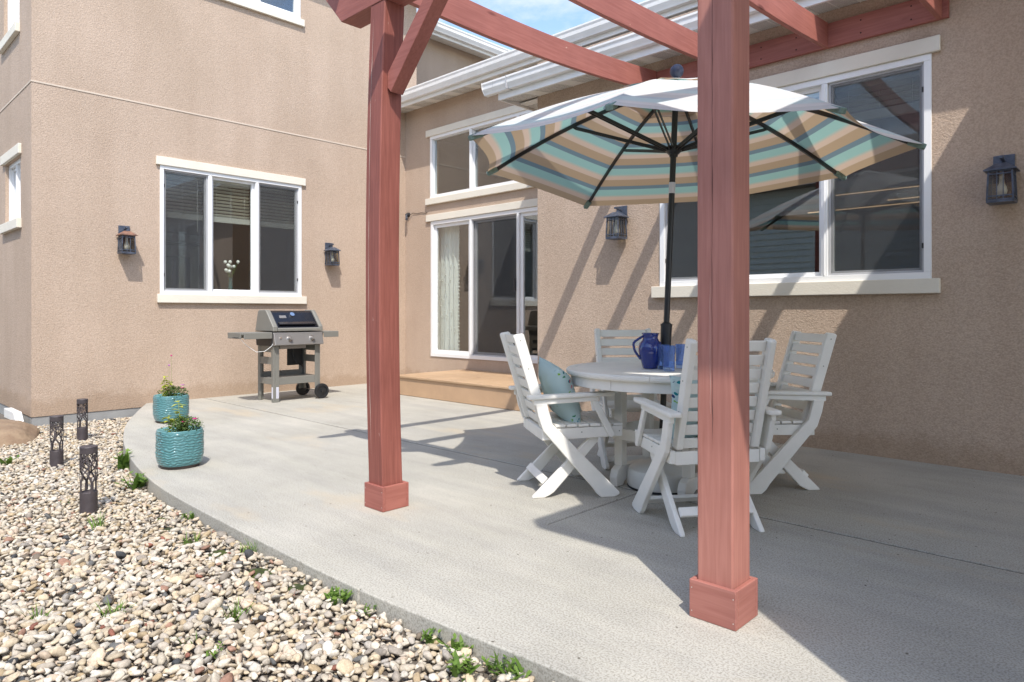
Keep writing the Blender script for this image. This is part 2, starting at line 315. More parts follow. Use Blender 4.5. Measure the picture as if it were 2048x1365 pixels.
def teal_mat():
    m, n, b = newmat('teal_glaze'); L = n.links.new
    b.inputs['Roughness'].default_value = .28; b.inputs['Coat Weight'].default_value = .2
    g = n.nodes.new('ShaderNodeNewGeometry'); r = n.nodes.new('ShaderNodeValToRGB'); r.color_ramp.elements[0].position = .46; r.color_ramp.elements[1].position = .56
    r.color_ramp.elements[0].color = (.035, .12, .125, 1); r.color_ramp.elements[1].color = (.14, .31, .325, 1)
    L(g.outputs['Pointiness'], r.inputs['Fac']); L(r.outputs['Color'], b.inputs['Base Color']); return m
M['teal'] = teal_mat()
M['saucer'] = mat('dark_brown_saucer', (.05, .035, .03), .6)
def curtain_mat():
    m = bpy.data.materials.new('sheer_curtain'); m.use_nodes = True; n = m.node_tree; n.nodes.clear(); L = n.links.new
    o = n.nodes.new('ShaderNodeOutputMaterial'); x = n.nodes.new('ShaderNodeMixShader'); x.inputs[0].default_value = .15
    d = n.nodes.new('ShaderNodeBsdfDiffuse'); d.inputs[0].default_value = (.90, .92, .88, 1); t = n.nodes.new('ShaderNodeBsdfTranslucent'); t.inputs[0].default_value = (.78, .80, .76, 1)
    L(d.outputs[0], x.inputs[1]); L(t.outputs[0], x.inputs[2]); L(x.outputs[0], o.inputs['Surface']); return m
M['curtain'] = curtain_mat()
def pillow_mat():
    m, n, b = newmat('printed_pillow_fabric'); L = n.links.new
    b.inputs['Roughness'].default_value = .9; b.inputs['Specular IOR Level'].default_value = .1
    tc = n.nodes.new('ShaderNodeTexCoord'); src = tc.outputs['Object']
    base = n.nodes.new('ShaderNodeRGB'); base.outputs[0].default_value = (.47, .60, .60, 1)
    mask = n.nodes.new('ShaderNodeTexNoise'); mask.inputs['Scale'].default_value = 9; mask.inputs['Detail'].default_value = 1; L(src, mask.inputs['Vector'])
    fine = n.nodes.new('ShaderNodeTexVoronoi'); fine.inputs['Scale'].default_value = 34; mp = n.nodes.new('ShaderNodeMapping'); mp.inputs['Scale'].default_value = (1, .45, 1.3); L(src, mp.inputs['Vector']); L(mp.outputs[0], fine.inputs['Vector'])
    rr = n.nodes.new('ShaderNodeValToRGB'); rr.color_ramp.interpolation = 'CONSTANT'; e = rr.color_ramp.elements
    e[0].color = (.04, .22, .10, 1); e[1].position = .3; e[1].color = (.20, .42, .06, 1)
    for p, c in ((.5, (.02, .20, .24, 1)), (.66, (.55, .10, .12, 1)), (.76, (.03, .05, .14, 1)), (.86, (.5, .64, .6, 1))): q = e.new(p); q.color = c
    L(fine.outputs['Color'], rr.inputs['Fac'])
    r1 = n.nodes.new('ShaderNodeValToRGB'); r1.color_ramp.elements[0].position = .60; r1.color_ramp.elements[1].position = .62; L(mask.outputs['Fac'], r1.inputs['Fac'])
    r2 = n.nodes.new('ShaderNodeValToRGB'); r2.color_ramp.elements[0].position = .40; r2.color_ramp.elements[1].position = .44; r2.color_ramp.elements[0].color = (1, 1, 1, 1); r2.color_ramp.elements[1].color = (0, 0, 0, 1); L(fine.outputs['Distance'], r2.inputs['Fac'])
    mu = n.nodes.new('ShaderNodeMath'); mu.operation = 'MULTIPLY'; L(r1.outputs['Color'], mu.inputs[0]); L(r2.outputs['Color'], mu.inputs[1])
    # the print stays in the middle of the front face
    x = n.nodes.new('ShaderNodeMix'); x.data_type = 'RGBA'; L(mu.outputs[0], x.inputs['Factor']); L(base.outputs[0], x.inputs['A']); L(rr.outputs['Color'], x.inputs['B']); L(x.outputs['Result'], b.inputs['Base Color'])
    return m
M['pillow'] = pillow_mat()
M['siding'] = mat('grey_lap_siding', (.50, .54, .50), .7, var=.05, vscale=3)
M['grass'] = mat('lawn', (.055, .10, .025), .95, col2=(.10, .14, .04), vscale=6, bump=.7, bscale=60)
M['yard'] = mat('pale_bounce_ground', (.46, .42, .35), .95, var=.25, vscale=30, bump=.7, bscale=60)  # unseen ground given an invented pale tone to bounce light into the shaded patio
def emit(name, c, s):
    m = bpy.data.materials.new(name); m.use_nodes = True; b = m.node_tree.nodes['Principled BSDF']
    b.inputs['Emission Color'].default_value = (*c, 1); b.inputs['Emission Strength'].default_value = s; return m
M['warm'] = emit('lit_lamp_tube', (1, .6, .28), .35)

# ------------------------------------------------------------------ mesh helpers
class MB:
    def __init__(s): s.v = []; s.f = []; s.mi = []; s.m = 0
    def mat(s, k): s.m = k; return s
    def add(s, vs, fs):
        o = len(s.v); s.v += [tuple(p) for p in vs]
        for f in fs: s.f.append([i+o for i in f]); s.mi.append(s.m)
        return s
    def box(s, x0, x1, y0, y1, z0, z1):
        if x0 > x1: x0, x1 = x1, x0
        if y0 > y1: y0, y1 = y1, y0
        if z0 > z1: z0, z1 = z1, z0
        return s.add([(x0, y0, z0), (x1, y0, z0), (x1, y1, z0), (x0, y1, z0), (x0, y0, z1), (x1, y0, z1), (x1, y1, z1), (x0, y1, z1)],
                     [(0, 3, 2, 1), (4, 5, 6, 7), (0, 1, 5, 4), (1, 2, 6, 5), (2, 3, 7, 6), (3, 0, 4, 7)])
    def prism(s, poly, vec):
        """poly: 3d points, extruded by vec"""
        n = len(poly); vec = Vector(vec); a = [Vector(p) for p in poly]
        nr = Vector((0, 0, 0))
        for i in range(n): nr += a[i].cross(a[(i+1) % n])
        if nr.dot(vec) > 0: a = a[::-1]
        vs = a+[p+vec for p in a]
        fs = [tuple(range(n)), tuple(reversed(range(n, 2*n)))]+[(i, n+i, n+(i+1) % n, (i+1) % n)[::1] for i in range(n)]
        fs = [fs[0], fs[1]]+[(( i+1) % n, i, n+i, n+(i+1) % n)[::1] for i in range(n)]
        return s.add(vs, fs)
    def beam(s, p0, p1, w, h, up=(0, 0, 1)):
        """square bar from p0 to p1, w sideways, h along up"""
        p0, p1 = Vector(p0), Vector(p1); d = (p1-p0).normalized(); sd = d.cross(Vector(up)).normalized(); u = sd.cross(d).normalized()
        return s.prism([p0+sd*a*w/2+u*b*h/2 for a, b in ((-1, -1), (1, -1), (1, 1), (-1, 1))], p1-p0)
    def cyl(s, p0, p1, r0, r1=None, n=12, caps=True):
        if r1 is None: r1 = r0
        p0, p1 = Vector(p0), Vector(p1); d = (p1-p0).normalized(); q = d.orthogonal().normalized(); w = d.cross(q)
        vs = []
        for p, r in ((p0, r0), (p1, r1)):
            for i in range(n): a = 2*math.pi*i/n; vs.append(p+q*math.cos(a)*r+w*math.sin(a)*r)
        fs = [(i, (i+1) % n, n+(i+1) % n, n+i) for i in range(n)]
        if caps: fs += [tuple(reversed(range(n))), tuple(range(n, 2*n))]
        return s.add(vs, fs)
    def tube(s, pts, r, n=8):
        for a, b in zip(pts[:-1], pts[1:]): s.cyl(a, b, r, r, n)
        return s
    def lathe(s, prof, c=(0, 0, 0), n=28, closed=False):
        c = Vector(c); k = len(prof); vs = []
        for r, z in prof:
            for i in range(n): a = 2*math.pi*i/n; vs.append((c.x+r*math.cos(a), c.y+r*math.sin(a), c.z+z))
        fs = [(j*n+i, j*n+(i+1) % n, (j+1)*n+(i+1) % n, (j+1)*n+i) for j in range(k-1) for i in range(n)]
        return s.add(vs, fs)
    def ball(s, c, r, n=10, sc_=(1, 1, 1)):
        pr_ = [(max(1e-4, math.sin(math.pi*j/n))*r, -math.cos(math.pi*j/n)*r*sc_[2]) for j in range(n+1)]
        return s.lathe(pr_, c, n*2)
def link(o, parent=None):
    COL.objects.link(o)
    if parent is not None: o.parent = parent
    return o
def origin(p):
    o = Vector((0, 0, 0))
    while p is not None: o += Vector(p.location); p = p.parent
    return o
def build(name, mb, mats, parent=None, local=False, bevel=0, smooth=False, angle=None):
    """one mesh object; world coordinates unless local"""
    if not isinstance(mats, (list, tuple)): mats = [mats]
    me = bpy.data.meshes.new(name)
    off = Vector((0, 0, 0)) if (local or parent is None) else origin(parent)
    vs = [(p[0]-off.x, p[1]-off.y, p[2]-off.z) for p in mb.v]
    me.from_pydata(vs, [], mb.f)
    for m in mats: me.materials.append(m)
    if len(mats) > 1: me.polygons.foreach_set('material_index', mb.mi)
    if smooth: me.polygons.foreach_set('use_smooth', [True]*len(me.polygons))
    me.update()
    o = bpy.data.objects.new(name, me); link(o, parent)
    if smooth and angle:
        try: me.set_sharp_from_angle(angle=R(angle))
        except Exception: pass
    if bevel:
        b = o.modifiers.new('bevel', 'BEVEL'); b.width = bevel; b.segments = 2; b.limit_method = 'ANGLE'; b.angle_limit = R(50)
    return o
def tag(o, label=None, cat=None, group=None, kind=None):
    if label: o['label'] = label
    if cat: o['category'] = cat
    if group: o['group'] = group
    if kind: o['kind'] = kind
    return o
def thing(name, label, cat, loc=(0, 0, 0), rz=0, group=None):
    o = bpy.data.objects.new(name, None); o.empty_display_size = .2; link(o); o.location = loc; o.rotation_euler = (0, 0, rz)
    return tag(o, label, cat, group)
def copy_tree(o, parent=None):
    c = o.copy(); link(c, parent)
    for ch in list(o.children): copy_tree(ch, c)
    return c

# ------------------------------------------------------------------ ground, gravel bed level
def gl(x, y):
    """level of the gravel surface"""
    return -.046+max(-.10, min(0, .0165*(x+3.0)))
mb = MB(); S = 260
mb.box(-S, S, -S, S, -.6, -.235)
tag(build('ground', mb, M['yard']), kind='structure')
CURVE = [(-9.30, 3.05), (-9.02, 2.92), (-8.626, 2.732), (-8.2, 2.54), (-7.802, 2.365), (-7.45, 2.225), (-7.113, 2.108), (-6.575, 1.943), (-6.022, 1.805), (-5.489, 1.697), (-5.015, 1.625), (-4.63, 1.583),
         (-4.222, 1.563), (-3.7, 1.553), (-3.019, 1.549), (-2.368, 1.554), (-1.852, 1.590), (-1.253, 1.643), (-.6, 1.70), (.4, 1.80), (2.5, 2.1), (5.0, 2.6)]
# smooth subdivide
def cr_spline(P, k=4):
    out = []
    for i in range(len(P)-1):
        p0, p1, p2, p3 = P[max(0, i-1)], P[i], P[i+1], P[min(len(P)-1, i+2)]
        for j in range(k):
            t = j/k
            out.append(tuple(.5*((2*p1[a])+(-p0[a]+p2[a])*t+(2*p0[a]-5*p1[a]+4*p2[a]-p3[a])*t*t+(-p0[a]+3*p1[a]-3*p2[a]+p3[a])*t**3) for a in range(2)))
    out.append(P[-1]); return out
EDGE = cr_spline(CURVE)
slab_poly = EDGE+[(5.0, 5.95), (-5.3, 5.95), (-5.3, 7.1), (-9.3, 7.1)]
def clip(poly, ax, val, keep_greater):
    out = []
    for i in range(len(poly)):
        a, b = poly[i], poly[(i+1) % len(poly)]
        ia = (a[ax] >= val) == keep_greater; ib = (b[ax] >= val) == keep_greater
        if ia: out.append(a)
        if ia != ib:
            t = (val-a[ax])/(b[ax]-a[ax]); p = [a[0]+(b[0]-a[0])*t, a[1]+(b[1]-a[1])*t]; p[ax] = val; out.append(tuple(p))
    return out
JX, JY, G2 = -2.345, 3.625, .0045
slab = tag(thing('patio_slab', None, None), kind='structure')
def slab_piece(poly):
    mb = MB(); mb.prism([(x, y, -.30) for x, y in poly], (0, 0, .30))
    o = build('slab_section', mb, M['concrete'], slab)
    b = o.modifiers.new('bevel', 'BEVEL'); b.width = .007; b.segments = 3; b.limit_method = 'ANGLE'; b.angle_limit = R(60)
    return o
for kx in (True, False):
    for ky in (True, False):
        p = clip(slab_poly, 0, JX+(G2 if kx else -G2), kx)
        p = clip(p, 1, JY+(.009 if ky else -.009), ky)
        if len(p) > 2: slab_piece(p)
mb = MB(); mb.box(JX-.02, JX+.02, 2.72, 5.9, -.2, -.0062); mb.box(-9, 5, JY-.02, JY+.02, -.2, -.0058)
j2 = MB(); j2.box(JX-.016, JX+.016, 1.562, 2.72, -.2, -.0004); build('joint_filler', j2, M['concrete'], slab)
build('joint_filler', mb, mat('joint_dirt', (.022, .02, .016), .95, var=.4, vscale=30), slab)

# ------------------------------------------------------------------ house
H = thing('stucco_house', 'tan stucco two storey house with white vinyl windows and white gutters around the patio', 'house', (-6, 6, 0))
XW, YR, YD, YC = -9.02, 5.772, 6.884, 1.747
def wall(axis, plane, out, u0, u1, z0, z1, holes=(), t=.16, name='wall', m=None):
    """wall whose outer face lies in axis=plane, outward sign out; u is the other horizontal axis"""
    us = sorted({u0, u1, *[h[0] for h in holes], *[h[1] for h in holes]}); zs = sorted({z0, z1, *[h[2] for h in holes], *[h[3] for h in holes]})
    mb = MB(); inn = plane-out*t
    def inh(u, z): return any(h[0] < u < h[1] and h[2] < z < h[3] for h in holes)
    def P(u, n, z): return (n, u, z) if axis == 0 else (u, n, z)
    idx = {}
    def V(u, n, z):
        k = (round(u, 5), round(n, 5), round(z, 5))
        if k not in idx: idx[k] = len(mb.v); mb.v.append(P(u, n, z))
        return idx[k]
    def F(*q): mb.f.append([V(*a) for a in q]); mb.mi.append(0)
    nu, nz = len(us)-1, len(zs)-1
    solid = [[not inh((us[i]+us[i+1])/2, (zs[j]+zs[j+1])/2) for j in range(nz)] for i in range(nu)]
    for i in range(nu):
        for j in range(nz):
            if not solid[i][j]: continue
            a, b, c, d = us[i], us[i+1], zs[j], zs[j+1]
            F((a, plane, c), (b, plane, c), (b, plane, d), (a, plane, d)); F((a, inn, c), (a, inn, d), (b, inn, d), (b, inn, c))
            if i == 0 or not solid[i-1][j]: F((a, plane, c), (a, plane, d), (a, inn, d), (a, inn, c))
            if i == nu-1 or not solid[i+1][j]: F((b, plane, c), (b, inn, c), (b, inn, d), (b, plane, d))
            if j == 0 or not solid[i][j-1]: F((a, plane, c), (a, inn, c), (b, inn, c), (b, plane, c))
            if j == nz-1 or not solid[i][j+1]: F((a, plane, d), (b, plane, d), (b, inn, d), (a, inn, d))
    o = build(name, mb, m or M['stucco'], H)
    bm = bmesh.new(); bm.from_mesh(o.data); bmesh.ops.recalc_face_normals(bm, faces=bm.faces); bm.to_mesh(o.data); bm.free()
    return o
# openings (u0,u1,z0,z1)
W1 = (3.077, 5.003, 1.345, 2.957); W1U = (3.077, 4.985, 5.36, 6.32)
DO = (-8.356, -5.50, .425, 2.553); DU = (-8.372, -5.50, 2.915, 3.90)
RW = (-3.523, -1.225, 1.368, 3.034)
W0A = (-10.42, -9.56, 2.21, 2.95); W0B = (-10.50, -9.62, 4.49, 5.6)
wall(0, XW, 1, YC, 7.114, -.042, 6.75, [W1, W1U], t=.2)
wall(1, YC, -1, -14.0, XW-.2, -.042, 6.75, [W0A, W0B], t=.2)
wall(1, YD, -1, XW-.1, -5.118+.1, -.05, 4.75, [DO, DU])
wall(1, YR, -1, -5.118, 6.0, -.05, 3.95, [RW])
wall(0, -5.118, -1, YR+.16, YD, -.05, 3.95)           # return wall of the alcove
wall(0, -9.6, 1, 7.114, 14.0, 3.0, 6.4)
wall(1, 7.114, 1, -9.6-.16, XW-.2, 3.0, 6.75)
mb = MB(); mb.box(XW-.19, XW-.008, YC+.008, 3.4, -.5, -.044); mb.box(-14, XW-.19, YC+.008, YC+.2, -.5, -.044)
build('foundation', mb, M['foundation'], H)
mb = MB(); mb.box(XW, XW+.006, YC, 7.1, 3.672, 3.690); mb.box(-14, XW+.006, YC-.006, YC, 3.672, 3.690)
build('wall_joint', mb, M['belt'], H)
# wing on the right, outside the frame: it shades the right of the patio
WX, WY = .12, 1.61   # west end and south face of the porch wall
wall(1, WY, -1, WX, 2.8, -.05, 3.55)
mb = MB(); mb.box(2.9, 3.05, 5.0, 5.15, 0, 3.55); build('porch_post', mb, M['trim'], H)

def roof_edge(axis, gout, ginn, fas, wallp, ztop, zg, zfb, zsw, a0, a1, vents=True, step=.152, endcap=True, rise=.35, depth=3.0, run_soffit=None):
    """eave along one axis. gout: gutter face, fas: fascia face, wallp: wall plane"""
    sg = 1 if gout > wallp else -1
    def P(u, n, z): return (n, u, z) if axis == 0 else (u, n, z)
    # K-style gutter profile in (n,z)
    w = abs(gout-fas)
    prof = [(fas, zg), (fas+sg*w*.55, zg), (fas+sg*w*.62, zg+.02), (fas+sg*w*.86, zg+(ztop-zg)*.45), (fas+sg*w*.9, zg+(ztop-zg)*.72), (gout, ztop-.018), (gout, ztop), (gout-sg*.012, ztop), (gout-sg*.012, ztop-.012), (fas+sg*.012, ztop-.02), (fas+sg*.002, ztop-.02)]
    mb = MB(); mb.prism([P(a0, n, z) for n, z in prof], Vector(P(a1-a0, 0, 0)))
    build('gutter', mb, M['gutter'], H)
    mb = MB(); mb.prism([P(a0+(.0 if not endcap else .16), n, z) for n, z in ((fas-sg*.004, zfb), (fas-sg*.004, ztop+.01), (fas-sg*.03, ztop+.01), (fas-sg*.03, zfb))], Vector(P(a1-a0-(.16 if endcap else 0), 0, 0)))
    build('fascia', mb, M['gutter'], H, bevel=.002)
    # soffit panels
    u = a0+(.18 if endcap else 0); k = 0
    while u < a1:
        u2 = min(u+step-.004, a1); v_ = vents and (k % 3 != 2)
        mb = MB(); zi = zsw; zo = zfb+.012
        pts = [P(u, fas-sg*.03, zo), P(u2, fas-sg*.03, zo), P(u2, wallp+sg*.004, zi), P(u, wallp+sg*.004, zi)]
        mb.prism(pts, (0, 0, .012)); build('soffit_panel', mb, M['vent'] if v_ else M['soffit'], H, bevel=.002)
        mb = MB(); hw = .007
        pts = [P(u2, fas-sg*.03, zo-.004), P(u2+.006, fas-sg*.03, zo-.004), P(u2+.006, wallp+sg*.004, zi-.004), P(u2, wallp+sg*.004, zi-.004)]
        mb.prism(pts, (0, 0, .012)); ribs.append(mb)
        u += step; k += 1
    al = MB()
    for r_ in ribs: al.add(r_.v, r_.f)
    if al.v: build('soffit_rib', al, M['soffit'], H)['kind'] = 'stuff'
    ribs.clear()
    # roof sheet above
    mb = MB(); z0 = ztop-.02; n1 = wallp-sg*depth
    mb.prism([P(a0, gout-sg*w*.6, z0), P(a0, n1, z0+(abs(n1-gout))*rise), P(a0, n1, z0+(abs(n1-gout))*rise+.04), P(a0, gout-sg*w*.6, z0+.03)], Vector(P(a1-a0, 0, 0)))
    build('roof', mb, M['shingle'], H)
ribs = []
roof_edge(1, 6.45, None, 6.55, YD, 4.572, 4.42, 4.362, 4.41, XW+.003, -1.2, step=.16, endcap=False)
roof_edge(1, 5.328, None, 5.43, YR, 3.716, 3.585, 3.512, 3.567, -5.57, 3.3, step=.16)
roof_edge(0, -8.57, None, -8.68, XW, 6.53, 6.40, 6.36, 6.37, YC-.4, 7.5, step=.16, vents=False, endcap=False)
roof_edge(0, -9.15, None, -9.27, -9.6, 6.22, 6.07, 6.02, 6.09, 7.17, 14, step=.16, vents=False, endcap=False)
# left rake overhang of the low roof: rake board, its soffit, gutter end cap
mb = MB(); mb.prism([(-5.41, 5.43, 3.514), (-5.41, 5.43, 3.70), (-5.41, 6.72, 3.72), (-5.41, 6.72, 3.514)], (.02, 0, 0)); build('rake_board', mb, M['gutter'], H, bevel=.002)
for k in range(8):
    mb = MB(); y0 = YR-.005+.12*k; mb.box(-5.39, -5.12, y0, y0+.115, 3.54, 3.552); build('soffit_panel', mb, M['vent'] if k % 2 else M['soffit'], H, bevel=.002)
mb = MB(); mb.prism([(-5.572, y, z) for y, z in ((5.434, 3.583), (5.37, 3.583), (5.33, 3.65), (5.322, 3.718), (5.434, 3.718))], (-.004, 0, 0)); build('gutter_end_cap', mb, M['gutter'], H)
mb = MB(); mb.box(-5.20, -5.188, 5.3275, 5.434, 3.580, 3.722); mb.box(-5.40, -5.397, 5.3275, 5.3285, 3.60, 3.70); build('gutter_joint', mb, M['vinyl_grey'], H)
# wing roof
mb = MB(); mb.box(-.33, 3.3, 1.20, 5.32, 3.56, 3.72); build('roof', mb, M['gutter'], H)
mb = MB(); mb.prism([(-.33, 1.2, 3.722), (-.33, 5.32, 3.722), (3.5, 5.32, 5.0), (3.5, 1.2, 5.0)], (0, 0, .03)); build('roof', mb, M['shingle'], H)

def trim(axis, plane, out, u0, u1, z0, z1, proud=.035, name='lintel'):
    mb = MB()
    if axis == 0: mb.box(plane, plane+out*proud, u0, u1, z0, z1)
    else: mb.box(u0, u1, plane, plane+out*proud, z0, z1)
    return build(name, mb, M['trim'], H, bevel=.005)
trim(0, XW, 1, 3.028, 5.058, 2.957, 3.062); trim(0, XW, 1, 3.04, 5.068, 1.240, 1.347, .045, 'window_sill')
trim(0, XW, 1, 3.03, 5.036, 5.262, 5.362, .045, 'window_sill'); trim(0, XW, 1, 3.02, 5.05, 6.322, 6.36)
trim(1, YD, -1, -8.45, -5.40, 2.555, 2.66); trim(1, YD, -1, -8.455, -5.40, 2.820, 2.918, .045, 'window_sill'); trim(1, YD, -1, -8.455, -5.40, 3.898, 4.003)
trim(1, YR, -1, -3.59, -1.166, 3.036, 3.150); trim(1, YR, -1, -3.596, -1.167, 1.260, 1.370, .05, 'window_sill')
trim(1, YC, -1, -10.53, -9.50, 2.955, 3.07); trim(1, YC, -1, -10.52, -9.495, 2.096, 2.208, .05, 'window_sill')
trim(1, YC, -1, -10.60, -9.576, 4.38, 4.488, .05, 'window_sill')

def window(axis, plane, out, o, cols, screens=(), fw=.045, sw=.035, rec=.0, blind=None, sill_gap=0, name='window', glass='glass', heavy=None):
    """frame + sashes + panes. cols: u positions of the mullion centres"""
    u0, u1, z0, z1 = o
    def B(mb, a0, a1, n0, n1, b0, b1):
        p0, p1 = plane+out*n0, plane+out*n1
        if axis == 0: mb.box(p0, p1, a0, a1, b0, b1)
        else: mb.box(a0, a1, p0, p1, b0, b1)
    n_f = .014-rec; n_b = -.09-rec
    mb = MB()
    B(mb, u0, u1, n_b, n_f, z1-fw, z1); B(mb, u0, u1, n_b, n_f, z0, z0+fw)
    B(mb, u0, u0+fw, n_b, n_f-.001, z0+fw, z1-fw); B(mb, u1-fw, u1, n_b, n_f-.001, z0+fw, z1-fw)
    win = build(name, mb, M['vinyl'], H, bevel=.003)
    cs = [u0]+list(cols)+[u1]
    for c in cols:
        mb = MB(); B(mb, c-.024, c+.024, n_b, n_f-.004, z0+fw, z1-fw); B(mb, c-.006, c+.006, n_f-.004, n_f+.004, z0+fw, z1-fw); build('mullion', mb, M['vinyl'], win, bevel=.003)
    for i in range(len(cs)-1):
        a = cs[i]+(fw if i == 0 else .024); b = cs[i+1]-(fw if i == len(cs)-2 else .024)
        d0 = -.034-rec if i % 2 == 0 else -.052-rec
        zz0, zz1 = z0+fw, z1-fw
        mb = MB(); B(mb, a, b, d0-.03, d0+.012, zz1-sw, zz1); B(mb, a, b, d0-.03, d0+.012, zz0, zz0+sw); B(mb, a, a+sw, d0-.03, d0+.011, zz0+sw, zz1-sw); B(mb, b-sw, b, d0-.03, d0+.011, zz0+sw, zz1-sw)
        build('sash', mb, M['vinyl'], win, bevel=.002)
        mb = MB(); B(mb, a+sw-.004, b-sw+.004, d0-.008, d0-.0045, zz0+sw-.004, zz1-sw+.004); build('pane', mb, M[glass], win)
        if i in screens:
            mb = MB(); e = .018; s0 = -.012-rec
            B(mb, a+.002, b-.002, s0-.010, s0, zz1-e, zz1-.001); B(mb, a+.002, b-.002, s0-.010, s0, zz0+.001, zz0+e); B(mb, a+.002, a+e, s0-.010, s0-.0005, zz0+e, zz1-e); B(mb, b-e, b-.002, s0-.010, s0-.0005, zz0+e, zz1-e)
            build('screen_frame', mb, M['vinyl_grey' if heavy else 'vinyl'], win, bevel=.0015)
            mb = MB(); B(mb, a+e-.004, b-e+.004, s0-.007, s0-.0065, zz0+e-.004, zz1-e+.004); build('insect_screen', mb, M['screen'], win)
            mb = MB(); uu = a+.002 if i == 0 else b-.016
            for zc in (zz0+.2, zz1-.2): B(mb, uu, uu+.014, s0, s0+.005, zc-.02, zc+.02)
            build('screen_latch', mb, M['blackp'], win)
    if blind:
        for i, bl in enumerate(blind):
            if not bl: continue
            zb, tilt = bl; a = cs[i]+.05; b = cs[i+1]-.05
            mb = MB(); z = zz1-.05; B(mb, a, b, -.15, -.11, zz1-.06, zz1)
            while z > zb+.08:
                for (q0, q1, h0, h1) in ((-.155, -.13, 0, tilt), (-.13, -.105, tilt, 2*tilt)):
                    if axis == 0: mb.add([(plane+out*q0, a, z+h0), (plane+out*q0, b, z+h0), (plane+out*q1, b, z+h1), (plane+out*q1, a, z+h1)], [(0, 1, 2, 3)])
                    else: mb.add([(a, plane+out*q0, z+h0), (b, plane+out*q0, z+h0), (b, plane+out*q1, z+h1), (a, plane+out*q1, z+h1)], [(0, 1, 2, 3)])
                z -= .045
            for k in range(9): B(mb, a, b, -.158+.001*(k % 2), -.106, zb+.008*k, zb+.008*k+.005)
            for q in (.15, .5, .85):
                uu = a+(b-a)*q; B(mb, uu-.001, uu+.001, -.104, -.102, zb, zz1)
            if i == 0: uu = a+(b-a)*.86; B(mb, uu-.003, uu+.003, -.1, -.094, zb-.16, zz1)
            build('blind', mb, M['blind'], win)
    return win
win1 = window(0, XW, 1, W1, (3.696, 4.336), screens=(0, 2), blind=[(2.33, .012), (2.33, .012), (2.33, .012)], heavy=True)
window(0, XW, 1, W1U, (3.70, 4.34))
door = window(1, YD, -1, DO, (-7.435, -6.465), screens=(1,), fw=.055, sw=.05, name='sliding_door', heavy=True)
window(1, YD, -1, DU, (-7.435, -6.465), fw=.05, sw=.012)
window(1, YR, -1, RW, (-2.757, -1.985), screens=(0, 2), fw=.05, heavy=True, blind=[(2.70, .012), (2.74, .012), (2.66, .012)])
window(1, YC, -1, W0A, (-9.99,), rec=.05); window(1, YC, -1, W0B, (-10.06,), rec=.05)
mb = MB(); mb.box(-6.515, -6.49, YD-.035, YD-.012, 1.42, 1.60); build('door_handle', mb, M['blackp'], door, bevel=.006)

# rooms behind the windows, closed boxes
def room(x0, x1, y0, y1, z0, z1, face, name='interior_room', m='room'):
    mb = MB(); t = .05
    if face != 'x0': mb.box(x0-t, x0, y0, y1, z0, z1)
    if face != 'x1': mb.box(x1, x1+t, y0, y1, z0, z1)
    if face != 'y0': mb.box(x0-t, x1+t, y0-t, y0, z0, z1)
    if face != 'y1': mb.box(x0-t, x1+t, y1, y1+t, z0, z1)
    mb.box(x0-t, x1+t, y0-t, y1+t, z0-t, z0); mb.box(x0-t, x1+t, y0-t, y1+t, z1, z1+t)
    return build(name, mb, M[m], H)
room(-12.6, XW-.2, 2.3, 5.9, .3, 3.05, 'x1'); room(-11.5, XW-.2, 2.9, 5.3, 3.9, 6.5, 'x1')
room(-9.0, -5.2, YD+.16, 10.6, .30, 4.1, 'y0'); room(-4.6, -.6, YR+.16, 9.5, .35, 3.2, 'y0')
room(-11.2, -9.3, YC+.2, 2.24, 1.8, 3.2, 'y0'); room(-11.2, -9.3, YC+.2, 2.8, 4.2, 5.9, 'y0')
# inner door seen through the kitchen window
mb = MB(); mb.box(-12.55, -12.5, 3.95, 4.06, .3, 2.35); mb.box(-12.55, -12.5, 4.94, 5.05, .3, 2.35); mb.box(-12.55, -12.48, 3.85, 5.15, 2.35, 2.50); mb.box(-12.58, -12.54, 4.06, 4.94, .3, 2.3)
build('inner_door', mb, M['roomdoor'], H)
mb = MB(); mb.box(-12.535, -12.52, 4.22, 4.78, .6, 2.1); build('inner_door_glass', mb, M['blackp'], H)
mb = MB()
for (a, b, z) in ((-2.9, -1.5, 2.55), (-2.3, -.9, 2.42), (-3.2, -1.9, 2.36)): mb.box(a, b, 8.0+.3*z, 8.01+.3*z, z, z+.010)
build('lamp_tube', mb, M['warm'], H)
# curtain with pompom edge behind the left pane of the sliding door
mb = MB(); n = 60; x0, x1 = -8.50, -7.95
for k in range(2): pass
vs = []; fs = []
for i in range(n+1):
    t = i/n; x = x0+(x1-x0)*t; y = YD+.215+.032*math.sin(t*34)+.012*math.sin(t*61)
    for z in (.48, 1.5, 2.5): vs.append((x+.02*math.sin(z*2+t*9)*(2.5-z)/2, y, z))
for i in range(n):
    for j in range(2): a = i*3+j; fs.append((a, a+3, a+4, a+1))
mb.add(vs, fs); cur = build('curtain', mb, M['curtain'], H, smooth=True)
mb = MB()
for q in range(34):
    z = .55+q*.057; mb.ball((x1+.012+.012*rnd.random(), YD+.21, z), .015, 5)
for q in range(60): mb.ball((x0+.05+(x1-x0-.08)*rnd.random(), YD+.172, .6+1.8*rnd.random()), .011, 4)
build('pompom', mb, M['petal_w'], cur)

